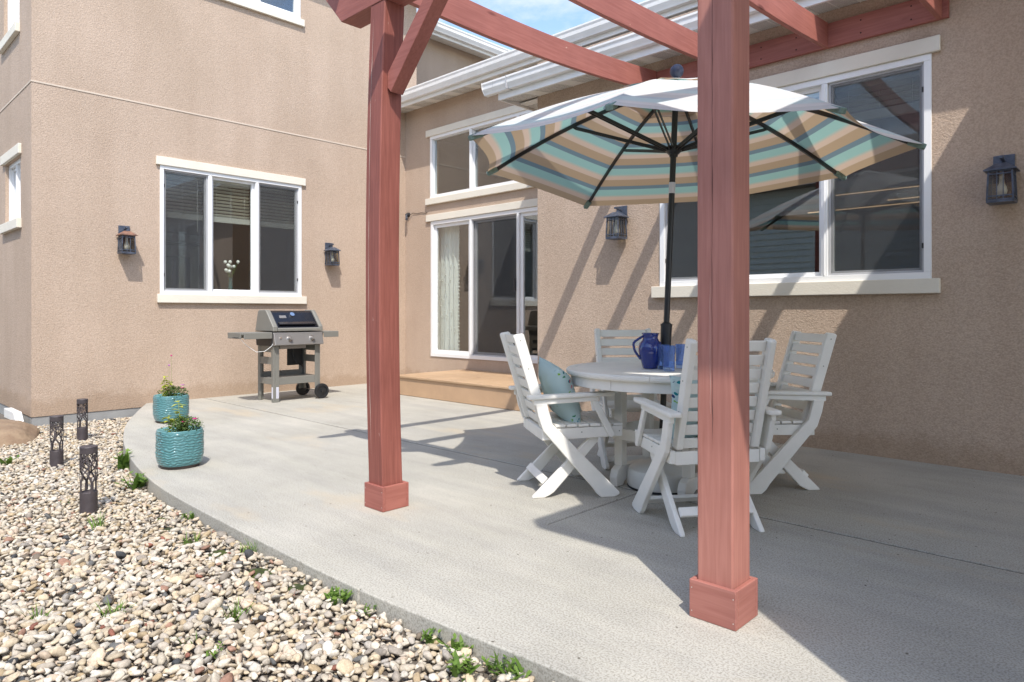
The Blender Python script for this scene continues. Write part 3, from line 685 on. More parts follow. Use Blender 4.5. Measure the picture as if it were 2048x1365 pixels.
# deck step in front of the sliding door
D = thing('deck_step', 'low tan composite deck step under the sliding glass door', 'deck', (-6.3, 6.25, 0))
dx0, dx1, dy0 = -7.56, -5.02, 5.60; nb = 9; yb1 = YD-.004
wd = (yb1-dy0+.02)/nb
def deck_limit(y): return dx1 if y < YR-.01 else -5.122
for k in range(nb):
    a = dy0-.02+k*wd; b = a+wd-.006; e = deck_limit(b)
    mb = MB(); mb.box(dx0-.02, e if b > YR-.02 else dx1, a, b, .236+.0004*(k % 3), .262); build('plank', mb, M['deck'], D, bevel=.004)
mb = MB(); mb.box(dx0, dx1-.01, dy0, dy0+.025, .004, .234); build('fascia_board', mb, M['deckf'], D, bevel=.003)
mb = MB(); mb.box(dx0, dx0+.025, dy0+.027, yb1, .004, .234); build('fascia_board', mb, M['deckf'], D, bevel=.003)
mb = MB(); mb.box(dx1-.035, dx1-.01, dy0+.027, YR-.003, .004, .234); build('fascia_board', mb, M['deckf'], D, bevel=.003)

# ------------------------------------------------------------------ pergola
P = thing('pergola', 'red stained cedar pergola with two posts standing on the patio slab', 'pergola', (-2.2, 2.33, 0))
def bow(z, k): return k*(1-((z-1.5)/1.5)**2)
def post(cx, cy, amp, lean, wm='stainZ'):
    a = .070; mb = MB(); n = 24; zt = 2.882; vs = []; fs = []; c = .006
    ring = [(-a+c, -a), (a-c, -a), (a, -a+c), (a, a-c), (a-c, a), (-a+c, a), (-a, a-c), (-a, -a+c)]
    for k in range(n+1):
        z = zt*k/n; o = bow(z, amp)
        ox, oy = -.72*o+lean*z*.72, -.69*o+lean*z*.69
        for (x, y) in ring: vs.append((cx+x+ox, cy+y+oy, z))
    for k in range(n):
        for i in range(8): j = (i+1) % 8; fs.append((k*8+i, k*8+j, (k+1)*8+j, (k+1)*8+i))
    fs.append(tuple(range(8))[::-1]); fs.append(tuple(n*8+i for i in range(8)))
    mb.add(vs, fs); p = build('post', mb, M[wm], P)
    # drying cracks on the front face (kinked, varying width)
    for (u, za, zb, w, mt) in ((-.008, .62, 2.35, .0011, 'crack'), (-.016, .75, 1.25, .0007, 'chip')) if amp < .01 else ((-.035, .3, 2.8, .0018, 'chip'), (-.032, .4, 2.7, .0008, 'crack')):
        mb = MB(); nn = 60; pts = []
        for q in range(nn+1):
            z = za+(zb-za)*q/nn; o = bow(z, amp); wx = u+.010*mnoise.noise(Vector((z*1.3, u*9, 3)))+.002*mnoise.noise(Vector((z*17, u*9, 8)))
            ww = w*max(.05, .4+1.4*abs(mnoise.noise(Vector((z*6, 5, u*20)))))*min(1, (q+1)/6, (nn-q+1)/6)
            X = cx+wx-.72*o+lean*z*.72; Y = cy-a-.0006-.69*o+lean*z*.69
            pts += [(X-ww, Y, z), (X+ww, Y, z)]
        mb.add(pts, [(2*q, 2*q+1, 2*q+3, 2*q+2) for q in range(nn)]); build('crack', mb, M[mt], p)
    # base trim: four boards
    b = .0905; t = .019; h = .139
    for bx in ((cx-b, cx+b, cy-b, cy-b+t, 0), (cx-b, cx+b, cy+b-t, cy+b, 0), (cx+b-t, cx+b, cy-b+t+.0005, cy+b-t-.0005, 1), (cx-b, cx-b+t, cy-b+t+.0005, cy+b-t-.0005, 1)):
        mb = MB(); mb.box(bx[0], bx[1], bx[2], bx[3], .001, h); q = build('base_trim', mb, M[('stainY' if bx[4] else 'stainX')+('l' if wm == 'stainZ' else '')], P, bevel=.0025)
        mb = MB()
        if not bx[4]:
            yy = bx[2] if bx[2] < cy-b+.001 else bx[3]; s_ = -1 if bx[2] < cy-b+.001 else 1
            for xx in (cx-b+.01, cx+b-.01):
                for zz in (.025, .11): mb.cyl((xx, yy-s_*.003, zz), (xx, yy+s_*.0008, zz), .0022, n=6)
            build('nail', mb, M['nail'], q)
    return p
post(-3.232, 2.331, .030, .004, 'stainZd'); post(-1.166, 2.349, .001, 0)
# beam on the posts, with clipped ends
def yprof(y0, y1, prof): return [(x, y0, z) for x, z in prof]
mb = MB(); mb.prism([(x, 2.262, z) for x, z in ((-3.60, 2.884), (-.80, 2.884), (-.62, 3.06), (-.62, 3.168), (-3.80, 3.168), (-3.80, 3.095))], (0, .14, 0))
build('beam', mb, [M['stainX']], P, bevel=.004)
# rafters, some sagging
RAF = {-3.54: .055, -2.745: .045, -1.946: .05, -1.150: .03}
for xf, sag in RAF.items():
    n = 26; y0, y1 = 1.84, 5.729; vs = []; fs = []
    for k in range(n+1):
        y = y0+(y1-y0)*k/n; t = max(0, (y-2.33)/(5.73-2.33)); s_ = -sag*4*t*(1-t)*(1.15-.3*t) if t > 0 else 0
        zb = 3.171+(3.262-3.171)*t+s_*1.35; zt = zb+.200
        if y < 2.05: zb = zb+(2.05-y)*.62
        for x in (xf-.038, xf): vs += [(x, y, zb), (x, y, zt)]
    for k in range(n):
        a = 4*k; b = a+4
        fs += [(a, a+2, b+2, b), (a+1, b+1, b+3, a+3), (a, b, b+1, a+1), (a+2, a+3, b+3, b+2)]
    fs += [(0, 1, 3, 2), (4*n, 4*n+2, 4*n+3, 4*n+1)]
    mb = MB(); mb.add(vs, fs); build('rafter', mb, M['stainY'], P, bevel=.003)
mb = MB(); mb.box(-3.578, -1.112, 5.731, 5.7705, 3.262, 3.456); build('ledger', mb, M['stainX'], P, bevel=.003)
mb = MB()
for x in (-3.3, -2.98, -2.5, -2.2, -1.7, -1.35):
    for z in (3.31, 3.41): mb.cyl((x, 5.733, z), (x, 5.728, z), .006, n=8)
build('lag_bolt', mb, M['crack'], P)
for (xa, sg) in ((-3.163, 1), (-1.096, 1), (-1.237, -1)):
    mb = MB(); z0 = 2.36 if xa < -2 else 2.38
    w = .082
    prof = [(xa, z0), (xa, z0+w), (xa+sg*(2.884-z0-w), 2.884), (xa+sg*(2.884-z0), 2.884)]
    prof = [(xa, z0+.03), (xa+sg*.0, z0+.03+w), (xa+sg*(2.884-z0-.03-w), 2.884), (xa+sg*(2.884-z0), 2.884), (xa+sg*.03, z0)]
    mb.prism([(x, 2.287, z) for x, z in prof], (0, .086, 0)); build('brace', mb, M['stainX'], P, bevel=.003)

# ------------------------------------------------------------------ chairs
def chair():
    t = thing('folding_chair', 'x', 'chair'); W = M['poly']
    def pris(name, poly, y0, y1, bevel=.006):
        mb = MB(); mb.prism([(x, y0, z) for x, z in poly], (0, y1-y0, 0)); return build(name, mb, W, t, local=True, bevel=bevel)
    def rnd_end(cx_, cz_, r, a0, a1, k=5): return [(cx_+r*math.cos(R(a0+(a1-a0)*i/k)), cz_+r*math.sin(R(a0+(a1-a0)*i/k))) for i in range(k+1)]
    for s in (-1, 1):
        def Y(a, b): return (s*a, s*b) if s > 0 else (-b, -a)
        # long bent front leg, from the front foot up to the arm
        pris('leg', [(.415, .0), (.50, 0), (.532, .014), (.530, .030), (.112, .452), (.088, .53), (.076, .577), (.006, .577), (.022, .50), (.053, .412), (.36, .062), (.385, .025)], *Y(.262, .291))
        # rear leg crossing it
        pris('leg', [(0, .0), (.075, 0), (.105, .012), (.135, .030), (.412, .325), (.418, .352), (.400, .372), (.372, .368), (.005, .012)], *Y(.200, .229))
        o = pris('seat_rail', [(.055, .352), (.560, .362), (.563, .426), (.055, .418)], *Y(.231, .260), .004)
        mb = MB()
        for (x, z) in ((.30, .395), (.54, .395), (.12, .38)): mb.cyl((x, s*.259, z), (x, s*.2615, z), .004, n=8)
        build('screw', mb, M['poly_gap'], o, local=True)
        o = pris('backrest_post', [(.052, .424), (.118, .424), (-.049, .985), (-.060, .992), (-.104, .985), (-.116, .975)], *Y(.190, .226), .007)
        mb = MB()
        for z in (.95, .78, .62): x = .085-(z-.42)*.298; mb.cyl((x, s*.225, z), (x, s*.2275, z), .004, n=8)
        build('screw', mb, M['poly_gap'], o, local=True)
        pris('arm_strut', [(.352, .585), (.397, .585), (.505, .382), (.500, .366), (.484, .360), (.466, .368)], *Y(.2615, .284), .005)
        # arm: rounded board on a narrower rail
        mb = MB(); ya, yb = Y(.234, .302); c = .5*(ya+yb); hw = .034
        pl = [(-.03, c-hw), (.47, c-hw), (.497, c-hw*.75), (.508, c-hw*.2), (.508, c+hw*.2), (.497, c+hw*.75), (.47, c+hw), (-.03, c+hw), (-.040, c+hw*.7), (-.040, c-hw*.7)]
        mb.prism([(x, y, .600+.03*(x+.03)) for x, y in pl], (0, 0, .024)); build('armrest', mb, W, t, local=True, bevel=.007)
        mb = MB(); ya, yb = Y(.262, .287); mb.prism([(x, ya, z) for x, z in ((-.005, .566), (-.005, .600), (.40, .612), (.40, .586))], (0, yb-ya, 0)); build('arm_rail', mb, W, t, local=True, bevel=.004)
    # back slats
    for k in range(8):
        zc = .452+k*.0715; x = .085-(zc-.42)*.298+.006
        mb = MB(); d = Vector((-.298, 0, 1)).normalized(); a = Vector((x, 0, zc)); mb.prism([a+Vector((dx, 0, 0))+d*h+Vector((0, -.189, 0)) for dx, h in ((-.010, -.028), (.010, -.028), (.010, .028), (-.010, .028))], (0, .378, 0))
        build('back_slat', mb, W, t, local=True, bevel=.005)
    for k in range(6):
        x = .135+k*.073; mb = MB(); mb.prism([(x, -.2, .4275+.004*k/6), (x+.064, -.2, .4275+.004*k/6), (x+.064, -.2, .444+.004*k/6), (x, -.2, .444+.004*k/6)], (0, .4, 0))
        mb = MB(); mb.box(x, x+.064, -.262, .262, .4265, .444); build('seat_slat', mb, W, t, local=True, bevel=.005)
    mb = MB(); mb.box(.06, .085, -.2305, .2305, .345, .412); build('cross_rail', mb, W, t, local=True, bevel=.004)
    mb = MB(); mb.prism([(x, -.1995, z) for x, z in ((.07, .075), (.105, .11), (.092, .124), (.057, .088))], (0, .399, 0)); build('stretcher', mb, W, t, local=True, bevel=.004)
    mb = MB(); mb.prism([(x, -.2615, z) for x, z in ((.425, .075), (.46, .04), (.475, .053), (.44, .09))], (0, .523, 0)); build('stretcher', mb, W, t, local=True, bevel=.004)
    return t
CH = [((-2.917, 3.159), 55.5, 'leftmost white slatted folding armchair, in sun, with a pale pillow on its seat'),
      ((-1.590, 3.200), 143.5, 'white slatted folding armchair nearest the camera, half hidden behind the front pergola post'),
      ((-1.725, 4.580), -130.5, 'white slatted folding armchair right of the table, empty, closest to the big window wall'),
      ((-3.050, 4.480), -40.0, 'white slatted folding armchair behind the table, beyond the blue pitcher')]
c0 = chair()
for i, (loc, yaw, lab) in enumerate(CH):
    o = c0 if i == 0 else copy_tree(c0)
    o.location = (*loc, 0); o.rotation_euler = (0, 0, R(yaw)); o['label'] = lab; o['group'] = 'white folding armchairs round the table'

def pillow(chair_i, dx, dz, dy, rot, label, size=.42):
    loc, yaw, _ = CH[chair_i]; n = 26; h = size/2; vs = []; fs = []
    for sgn in (1, -1):
        for i in range(n+1):
            for j in range(n+1):
                u = -1+2*i/n; v = -1+2*j/n
                th = .085*((1-u**4)*(1-v**4))**.62*(1-.25*(u*u+v*v)/2)
                pu = u*(1-.14*(1-v*v)); pv = v*(1-.14*(1-u*u))
                cr_ = .006*mnoise.noise(Vector((u*3+sgn, v*3, chair_i)))*(1-u**2)*(1-v**2)*3
                vs.append((sgn*(th)+cr_, pu*h, pv*h))
    N = (n+1)**2
    for i in range(n):
        for j in range(n):
            a = i*(n+1)+j; q = (a, a+n+1, a+n+2, a+1); fs.append(q); fs.append(tuple(N+k for k in reversed(q)))
    mb = MB(); mb.add(vs, fs); o = build('pillow', mb, M['pillow'], smooth=True)
    bm = bmesh.new(); bm.from_mesh(o.data); bmesh.ops.remove_doubles(bm, verts=bm.verts, dist=.0005); bm.to_mesh(o.data); bm.free()
    tag(o, label, 'pillow', 'pale green printed pillows on the chairs')
    m = Matrix.Translation((loc[0], loc[1], 0)) @ Matrix.Rotation(R(yaw), 4, 'Z') @ Matrix.Translation((dx, dy, dz)) @ Matrix.Rotation(R(-22), 4, 'Y') @ Matrix.Rotation(R(rot), 4, 'X')
    o.matrix_world = m
pillow(0, .225, .612, -.02, 8, 'pale green leaf print pillow leaning in the left white chair')
pillow(1, .20, .615, .01, -4, 'pale green leaf print pillow in the chair behind the front post, seen between its slats')

# ------------------------------------------------------------------ table
TC = (-2.30, 3.85)
T = thing('round_table', 'round white slatted patio table with rounded rim and trestle feet', 'table', (*TC, 0))
def disc_strip(y0, y1, r, z0, z1, k=14):
    """slat of a disc between y0,y1 (relative)"""
    def xr(y): return math.sqrt(max(0, r*r-y*y))
    top = [(xr(y0+(y1-y0)*i/k), y0+(y1-y0)*i/k) for i in range(k+1)]
    bot = [(-x, y) for x, y in reversed(top)]
    return [(TC[0]+x, TC[1]+y, z0) for x, y in top+bot]
RT = .648; ns = 13; w = 2*(RT-.062)/ns
for k in range(ns):
    a = -(RT-.062)+k*w; mb = MB(); mb.prism(disc_strip(a, a+w-.005, RT-.0625, 0, 0), (0, 0, .022))
    mb.v = [(x, y, z+.738) for x, y, z in mb.v]; build('table_slat', mb, M['poly'], T, bevel=.003)
for k in range(8):    # rim in eight segments
    a0, a1 = R(22.5+45*k)+.002, R(22.5+45*(k+1))-.002; n = 10; pr_ = [(RT-.062, .728), (RT-.006, .728), (RT, .738), (RT, .752), (RT-.008, .761), (RT-.062, .761)]
    vs = []; fs = []; m_ = len(pr_)
    for i in range(n+1):
        a = a0+(a1-a0)*i/n
        for r_, z in pr_: vs.append((TC[0]+r_*math.cos(a), TC[1]+r_*math.sin(a), z))
    for i in range(n):
        for j in range(m_): fs.append((i*m_+j, (i+1)*m_+j, (i+1)*m_+(j+1) % m_, i*m_+(j+1) % m_))
    fs += [tuple(range(m_)), tuple(reversed(range(n*m_, n*m_+m_)))]
    mb = MB(); mb.add(vs, fs); build('table_rim', mb, M['poly'], T)
    vs = []; fs = []; a0, a1 = R(45*k)+.0015, R(45*(k+1))-.0015
    for i in range(n+1):
        a = a0+(a1-a0)*i/n
        for r_, z in ((RT-.055, .665), (RT-.028, .665), (RT-.028, .7275), (RT-.055, .7275)): vs.append((TC[0]+r_*math.cos(a), TC[1]+r_*math.sin(a), z))
    for i in range(n):
        for j in range(4): fs.append((i*4+j, (i+1)*4+j, (i+1)*4+(j+1) % 4, i*4+(j+1) % 4))
    fs += [(0, 1, 2, 3), (n*4+3, n*4+2, n*4+1, n*4)]
    mb = MB(); mb.add(vs, fs); build('apron', mb, M['poly'], T, bevel=.003)
for sx in (-1, 1):
    X = TC[0]+sx*.245
    pts = [(-.245, .0), (-.175, 0), (-.155, .025), (-.12, .045), (.12, .045), (.155, .025), (.175, 0), (.245, 0), (.252, .06), (.235, .105), (.20, .125), (-.20, .125), (-.235, .105), (-.252, .06)]
    mb = MB(); mb.prism([(X-.028, TC[1]+y, z+.0005) for y, z in pts], (.056, 0, 0)); build('foot', mb, M['poly'], T, bevel=.006)
    for sy in (-1, 1):
        Y_ = TC[1]+sy*.165; mb = MB(); mb.box(X-.030, X+.030, Y_-.03, Y_+.03, .1255, .70); build('leg', mb, M['poly'], T, bevel=.006)
for sy in (-1, 1):
    mb = MB(); mb.box(TC[0]-.275, TC[0]+.275, TC[1]+sy*.196, TC[1]+sy*.216, .30, .372); build('stretcher', mb, M['poly'], T, bevel=.004)
    mb = MB(); mb.box(TC[0]-.57, TC[0]+.57, TC[1]+sy*.196, TC[1]+sy*.216, .668, .737); build('top_bearer', mb, M['poly'], T, bevel=.004)
for sx in (-1, 1):
    mb = MB(); mb.box(TC[0]+sx*.276, TC[0]+sx*.296, TC[1]-.2, TC[1]+.2, .31, .38); build('stretcher', mb, M['poly'], T, bevel=.004)

# pitcher and tumblers
pc = (-2.352, 3.735, .762)
o = thing('pitcher', 'cobalt blue glazed pitcher with a looped handle on the round table', 'pitcher', pc)
prof = [(0, .004), (.044, 0), (.049, .004), (.060, .045), (.074, .10), (.077, .125), (.070, .160), (.052, .180), (.046, .195), (.050, .215), (.057, .224), (.053, .226), (.045, .214), (.041, .195), (.046, .18), (.062, .16), (.068, .12), (.05, .03), (0, .02)]
mb = MB(); mb.lathe(prof, (0, 0, 0), 36); build('body', mb, M['cobalt'], o, local=True, smooth=True)
hd = Vector((-.72, -.69, 0)); pts = []
for k in range(13):
    t = k/12; a = math.pi*(.5-t); pts.append(hd*(.046+.052*math.cos(a)*(1.15 if t < .5 else 1)+.016*t)+Vector((0, 0, .205-.145*t+.012*math.sin(math.pi*t))))
mb = MB(); mb.tube(pts, .008, 10); build('handle', mb, M['cobalt'], o, local=True, smooth=True)
TG = [((-2.170, 3.655), 'blue glass tumbler in front of the umbrella pole, right of the pitcher'), ((-2.205, 3.865), 'blue glass tumbler farthest right, half hidden by the near chair back'), ((-2.262, 3.742), 'blue glass tumbler mostly hidden behind the front tumbler beside the pole')]
g0 = None
for i, (l, lab) in enumerate(TG):
    if g0 is None:
        mb = MB(); mb.lathe([(0, .001), (.0335, .001), (.0345, .01), (.0355, .05), (.0345, .10), (.0375, .105), (.038, .155), (.0358, .155), (.0355, .107), (.0325, .10), (.0333, .05), (.0325, .022), (0, .020)], (0, 0, 0), 28)
        g0 = build('tumbler', mb, M['tumbler'], smooth=True, angle=40); o = g0
    else: o = g0.copy(); link(o)
    o.location = (*l, .7625); tag(o, lab, 'tumbler', 'blue tumblers on the table')

# ------------------------------------------------------------------ umbrella
mb = MB(); bx, by = -2.327, 3.821
mb.lathe([(0, .012), (.212, .012), (.218, .03), (.215, .095), (.205, .118), (.175, .135), (.08, .158), (.045, .165), (.03, .18), (0, .18)], (bx, by, 0), 40); mb.mat(1)
mb.lathe([(0, .0005), (.214, .0005), (.214, .0115), (0, .0115)], (bx, by, 0), 40)
tag(build('umbrella_base', mb, [M['base_w'], M['blackp']], smooth=True, angle=35), 'round white moulded umbrella base on the slab under the table', 'umbrella base')
U = thing('patio_umbrella', 'patio umbrella with teal and tan striped canopy on a black pole through the table', 'umbrella', (bx, by, .182))
pt = Vector((-2.255, 3.890, 2.62)); pb = Vector((bx, by, .181)); pd = (pt-pb)
def PP(z): return pb+pd*((z-pb.z)/(pt.z-pb.z))
mb = MB(); mb.cyl(PP(.182), PP(2.625), .019, n=20); build('pole', mb, M['black'], U, smooth=True, angle=40)
mb = MB(); mb.cyl(PP(1.885), PP(1.955), .0205, n=20); build('label_sleeve', mb, M['sticker'], U, smooth=True, angle=40)
mb = MB(); a = PP(.80)
for (z0, z1, r0, r1) in ((.80, .87, .026, .030), (.87, .88, .030, .035), (.88, 1.03, .034, .036), (1.03, 1.045, .038, .038), (1.045, 1.055, .032, .022)): mb.cyl(PP(z0), PP(z1), r0, r1, n=20)
build('crank_sleeve', mb, M['blackp'], U, smooth=True, angle=35)
hb = PP(2.165)
mb = MB(); mb.lathe([(.0, -.045), (.026, -.045), (.028, -.03), (.034, -.028), (.052, -.008), (.054, .012), (.045, .022), (0, .022)], tuple(hb), 24); build('hub', mb, M['black'], U, smooth=True, angle=35)
mb = MB(); mb.ball(tuple(PP(2.672)), .044, 12); mb.cyl(PP(2.60), PP(2.645), .017, n=16); build('finial', mb, M['finial'], U, smooth=True, angle=60)
uc = Vector((-2.257, 3.888, 0)); ur, uz, uphi, utx, uty = 1.362, 2.084, 5.017, -.029, -.023; zap = 2.605
RIBZ = (-.012, -.01, .022, .055, -.012, -.085, .026, .02)   # the ribs are bent a little, each its own way
def rib_pt(k, t, dz=0):
    """t: 0 apex .. 1 tip along rib k (k may be fractional only at ribs)"""
    a = uphi+k*math.pi/4; dx, dy = ur*math.cos(a), ur*math.sin(a)
    tip = Vector((uc.x+dx, uc.y+dy, uz+utx*dx+uty*dy+RIBZ[k % 8])); ap = Vector((uc.x, uc.y, zap))
    p = ap.lerp(tip, t); p.z += .055*math.sin(math.pi*t)+dz; return p
mb = MB(); nT, nS = 22, 10; tv = []
for k in range(8):
    base = len(mb.v)
    for i in range(nT+1):
        t = .03+.985*i/nT
        A, B = rib_pt(k, t), rib_pt(k+1, t)
        for j in range(nS+1):
            s_ = j/nS; q = 4*s_*(1-s_); p = A.lerp(B, s_)
            c = Vector((uc.x, uc.y, p.z)); p = p+(c-p)*(.045*q*t**3); p.z += -.016*q*t+.018*q*max(0, t-.85)
            mb.v.append(tuple(p)); tv.append(-((1-t)*5.8+.10))
    for i in range(nT):
        for j in range(nS):
            a = base+i*(nS+1)+j; mb.f.append([a, a+nS+1, a+nS+2, a+1]); mb.mi.append(0)
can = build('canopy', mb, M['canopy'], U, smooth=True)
bm = bmesh.new(); bm.from_mesh(can.data)
lay = bm.verts.layers.float.new('stripe')
bm.verts.ensure_lookup_table()
for i, v in enumerate(bm.verts): v[lay] = -tv[i]
# flip so that the outside is the front
if sum(f.normal.z for f in bm.faces) < 0: bmesh.ops.reverse_faces(bm, faces=bm.faces)
bm.to_mesh(can.data); bm.free()
# stripe runs from the rim: attribute already negative distance
# top vent flap
mb = MB(); tv = []
for k in range(8):
    base = len(mb.v); nn = 8
    for i in range(nn+1):
        t = .0+.30*i/nn
        A, B = rib_pt(k, t, .014), rib_pt(k+1, t, .014)
        for j in range(nn+1):
            s_ = j/nn; q = 4*s_*(1-s_); p = A.lerp(B, s_); c = Vector((uc.x, uc.y, p.z)); p = p+(c-p)*(.10*q*(t/.3)**2)
            p.z += .008*q*(t/.3)**2*(1+math.sin(k*2.1))-.004*t/.3+.010*mnoise.noise(Vector((p.x*9, p.y*9, 1)))*(t/.3); mb.v.append(tuple(p)); tv.append((1-t)*5.8+.10)
    for i in range(nn):
        for j in range(nn): a = base+i*(nn+1)+j; mb.f.append([a, a+nn+1, a+nn+2, a+1]); mb.mi.append(0)
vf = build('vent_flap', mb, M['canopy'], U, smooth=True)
bm = bmesh.new(); bm.from_mesh(vf.data); lay = bm.verts.layers.float.new('stripe'); bm.verts.ensure_lookup_table()
for i, v in enumerate(bm.verts): v[lay] = tv[i]
if sum(f.normal.z for f in bm.faces) < 0: bmesh.ops.reverse_faces(bm, faces=bm.faces)
bm.to_mesh(vf.data); bm.free()
for k in range(8):
    mb = MB(); n = 10; pts = [rib_pt(k, .03+.955*i/n, -.022) for i in range(n+1)]
    for a, b in zip(pts[:-1], pts[1:]): mb.beam(a, b, .014, .024)
    rb = build('rib', mb, M['black'], U)
    mb = MB(); mb.beam(rib_pt(k, .95, -.022), rib_pt(k, 1.012, -.016), .036, .03); build('tip_pocket', mb, M['pocket'], rb, bevel=.006)
    mb = MB(); a = uphi+k*math.pi/4; s0 = hb+Vector((.045*math.cos(a), .045*math.sin(a), .0)); e0 = rib_pt(k, .51, -.042)
    sd = Vector((-math.sin(a), math.cos(a), 0))*.011
    mb.beam(s0+sd, e0+sd, .005, .020); mb.beam(s0-sd, e0-sd, .005, .020); mb.cyl(e0-sd*1.6, e0+sd*1.6, .009, n=8)
    build('strut', mb, M['black'], U)

# ------------------------------------------------------------------ wall lanterns
def lantern():
    """hangs on a wall whose outward normal is +x; origin at the wall, body centre height"""
    t = thing('wall_lantern', 'x', 'wall lantern')
    mb = MB(); mb.box(0, .016, -.062, .062, .055, .245); build('backplate', mb, M['lamp'], t, local=True, bevel=.003)
    mb = MB(); mb.beam((.016, 0, .20), (.11, 0, .215), .018, .018); mb.beam((.105, 0, .17), (.105, 0, .262), .02, .02); mb.box(.08, .13, -.012, .012, .205, .225); build('hook', mb, M['lamp'], t, local=True, bevel=.002)
    cx_ = .105
    mb = MB(); a, b = .092, .030
    mb.add([(cx_-a, -a, .125), (cx_+a, -a, .125), (cx_+a, a, .125), (cx_-a, a, .125), (cx_-b, -b, .172), (cx_+b, -b, .172), (cx_+b, b, .172), (cx_-b, b, .172), (cx_-a, -a, .118), (cx_+a, -a, .118), (cx_+a, a, .118), (cx_-a, a, .118)],
           [(0, 1, 5, 4), (1, 2, 6, 5), (2, 3, 7, 6), (3, 0, 4, 7), (4, 5, 6, 7), (11, 10, 9, 8), (8, 9, 1, 0), (9, 10, 2, 1), (10, 11, 3, 2), (11, 8, 0, 3)])
    rf = build('lamp_roof', mb, M['lamp'], t, local=True)
    mb = MB(); h = .066; hb_ = .074; z0, z1 = -.085, .117
    C4 = [(1, 1), (1, -1), (-1, -1), (-1, 1)]
    for sx, sy in C4: mb.beam((cx_+sx*hb_, sy*hb_, z0), (cx_+sx*h, sy*h, z1), .010, .010, (1, 0, 0))
    for zz, hh in ((z0+.004, hb_), (z0+.030, hb_-.001), (z1-.022, h+.001), (z1-.003, h)):
        for (ax, ay), (bx_, by_) in zip(C4, C4[1:]+C4[:1]): mb.beam((cx_+ax*hh, ay*hh, zz), (cx_+bx_*hh, by_*hh, zz), .008, .008)
    for (ax, ay) in ((1, 0), (-1, 0), (0, 1), (0, -1)):
        for s_ in (-.018, .018):
            ox, oy = (0, s_) if ax else (s_, 0)
            mb.beam((cx_+ax*hb_+ox, ay*hb_+oy, z0), (cx_+ax*h+ox, ay*h+oy, z1), .005, .005, (1, .01, 0) if ay else (0, 1, .01))
    mb.box(cx_-hb_-.004, cx_+hb_+.004, -hb_-.004, hb_+.004, z0-.014, z0-.002)
    build('cage', mb, M['lamp'], t, local=True)
    mb = MB(); g = .004
    for (ax, ay), (bx_, by_) in zip(C4, C4[1:]+C4[:1]):
        mb.add([(cx_+ax*(hb_-g), ay*(hb_-g), z0), (cx_+bx_*(hb_-g), by_*(hb_-g), z0), (cx_+bx_*(h-g), by_*(h-g), z1), (cx_+ax*(h-g), ay*(h-g), z1)], [(0, 1, 2, 3)])
    build('lamp_glass', mb, M['lamp_glass'], t, local=True)
    mb = MB(); mb.lathe([(.001, -.055), (.018, -.052), (.03, -.035), (.033, -.015), (.028, .010), (.016, .035), (.014, .06), (.001, .06)], (cx_, 0, 0), 16); mb.cyl((cx_, 0, .055), (cx_, 0, .117), .014, n=10); build('bulb', mb, M['bulb'], t, local=True, smooth=True)
    return t, rf
l0, rf0 = lantern()
LN = [((XW, 2.672, 1.915), 0, 'wall lantern with a rusty red roof, left of the three pane window'),
      ((XW, 5.45, 1.915), 0, 'dark wall lantern between the three pane window and the left pergola post'),
      ((-3.965, YR, 1.955), -90, 'sunlit pale lantern on the wall behind the table, below the umbrella edge'),
      ((-.787, YR, 1.965), -90, 'dark blue grey wall lantern in the shade at the right edge of the picture')]
for i, (loc, rz, lab) in enumerate(LN):
    o = l0 if i == 0 else copy_tree(l0)
    o.location = loc; o.rotation_euler = (0, 0, R(rz)); o['label'] = lab; o['group'] = 'lanterns on the stucco walls'
rf0.data = rf0.data.copy(); rf0.data.materials[0] = M['lamp_rust']

# small black fixture with a loose cable in the corner
o = thing('wall_camera', 'small black round fixture with drooping stub in the wall corner left of the sliding door', 'fixture', (-8.93, YD, 2.70))
mb = MB(); mb.cyl((0, 0, .02), (0, -.03, .02), .038, .034, 18); mb.cyl((0, -.03, .02), (0, -.06, .01), .028, .02, 14); build('mount', mb, M['blackp'], o, local=True, smooth=True, angle=40)
mb = MB(); mb.cyl((0, -.05, .01), (.07, -.10, -.07), .016, .022, 12); build('stub', mb, M['lamp'], o, local=True, smooth=True, angle=40)
mb = MB(); pts = [(-8.90, YD-.03, 2.70), (-8.80, YD-.012, 2.735), (-8.70, YD-.008, 2.715), (-8.60, YD-.008, 2.722), (-8.50, YD-.008, 2.705), (-8.44, YD-.008, 2.715)]
mb.tube(pts, .004, 6); tag(build('wall_cable', mb, M['blackp']), 'thin dark loose cable on the wall above the sliding door corner', 'cable')
# vase with flowers on the inner sill
o = thing('flower_vase', 'slim teal vase of white flowers on the inner sill of the middle left window pane', 'vase', (-9.255, 4.07, 1.30))
mb = MB(); mb.lathe([(.001, 0), (.035, 0), (.03, .1), (.022, .2), (.026, .24), (.022, .24), (.001, .2)], (0, 0, .06), 18); build('vase', mb, mat('dark_teal_glass', (.01, .08, .08), .15), o, local=True, smooth=True)
mb = MB(); ml = MB()
for k in range(11):
    a = rnd.random()*6.28; r_ = .03+.09*rnd.random(); z = .36+.16*rnd.random(); p = Vector((r_*math.cos(a)*.5, r_*math.sin(a), z))
    ml.cyl((0, 0, .27), p, .003, n=5); mb.ball(p, .023, 6)
    for q in range(3): c = p*.6+Vector((0, 0, .06+.03*rnd.random())); d = Vector((rnd.uniform(-1, 1), rnd.uniform(-1, 1), rnd.uniform(0, .6)))*.05; ml.add([c, c+d.cross(Vector((0, 0, 1)))*.25+d*.5, c+d, c-d.cross(Vector((0, 0, 1)))*.25+d*.5], [(0, 1, 2, 3)])
build('blossoms', mb, M['petal_w'], o, local=True, smooth=True); build('stems', ml, M['leaf'], o, local=True)
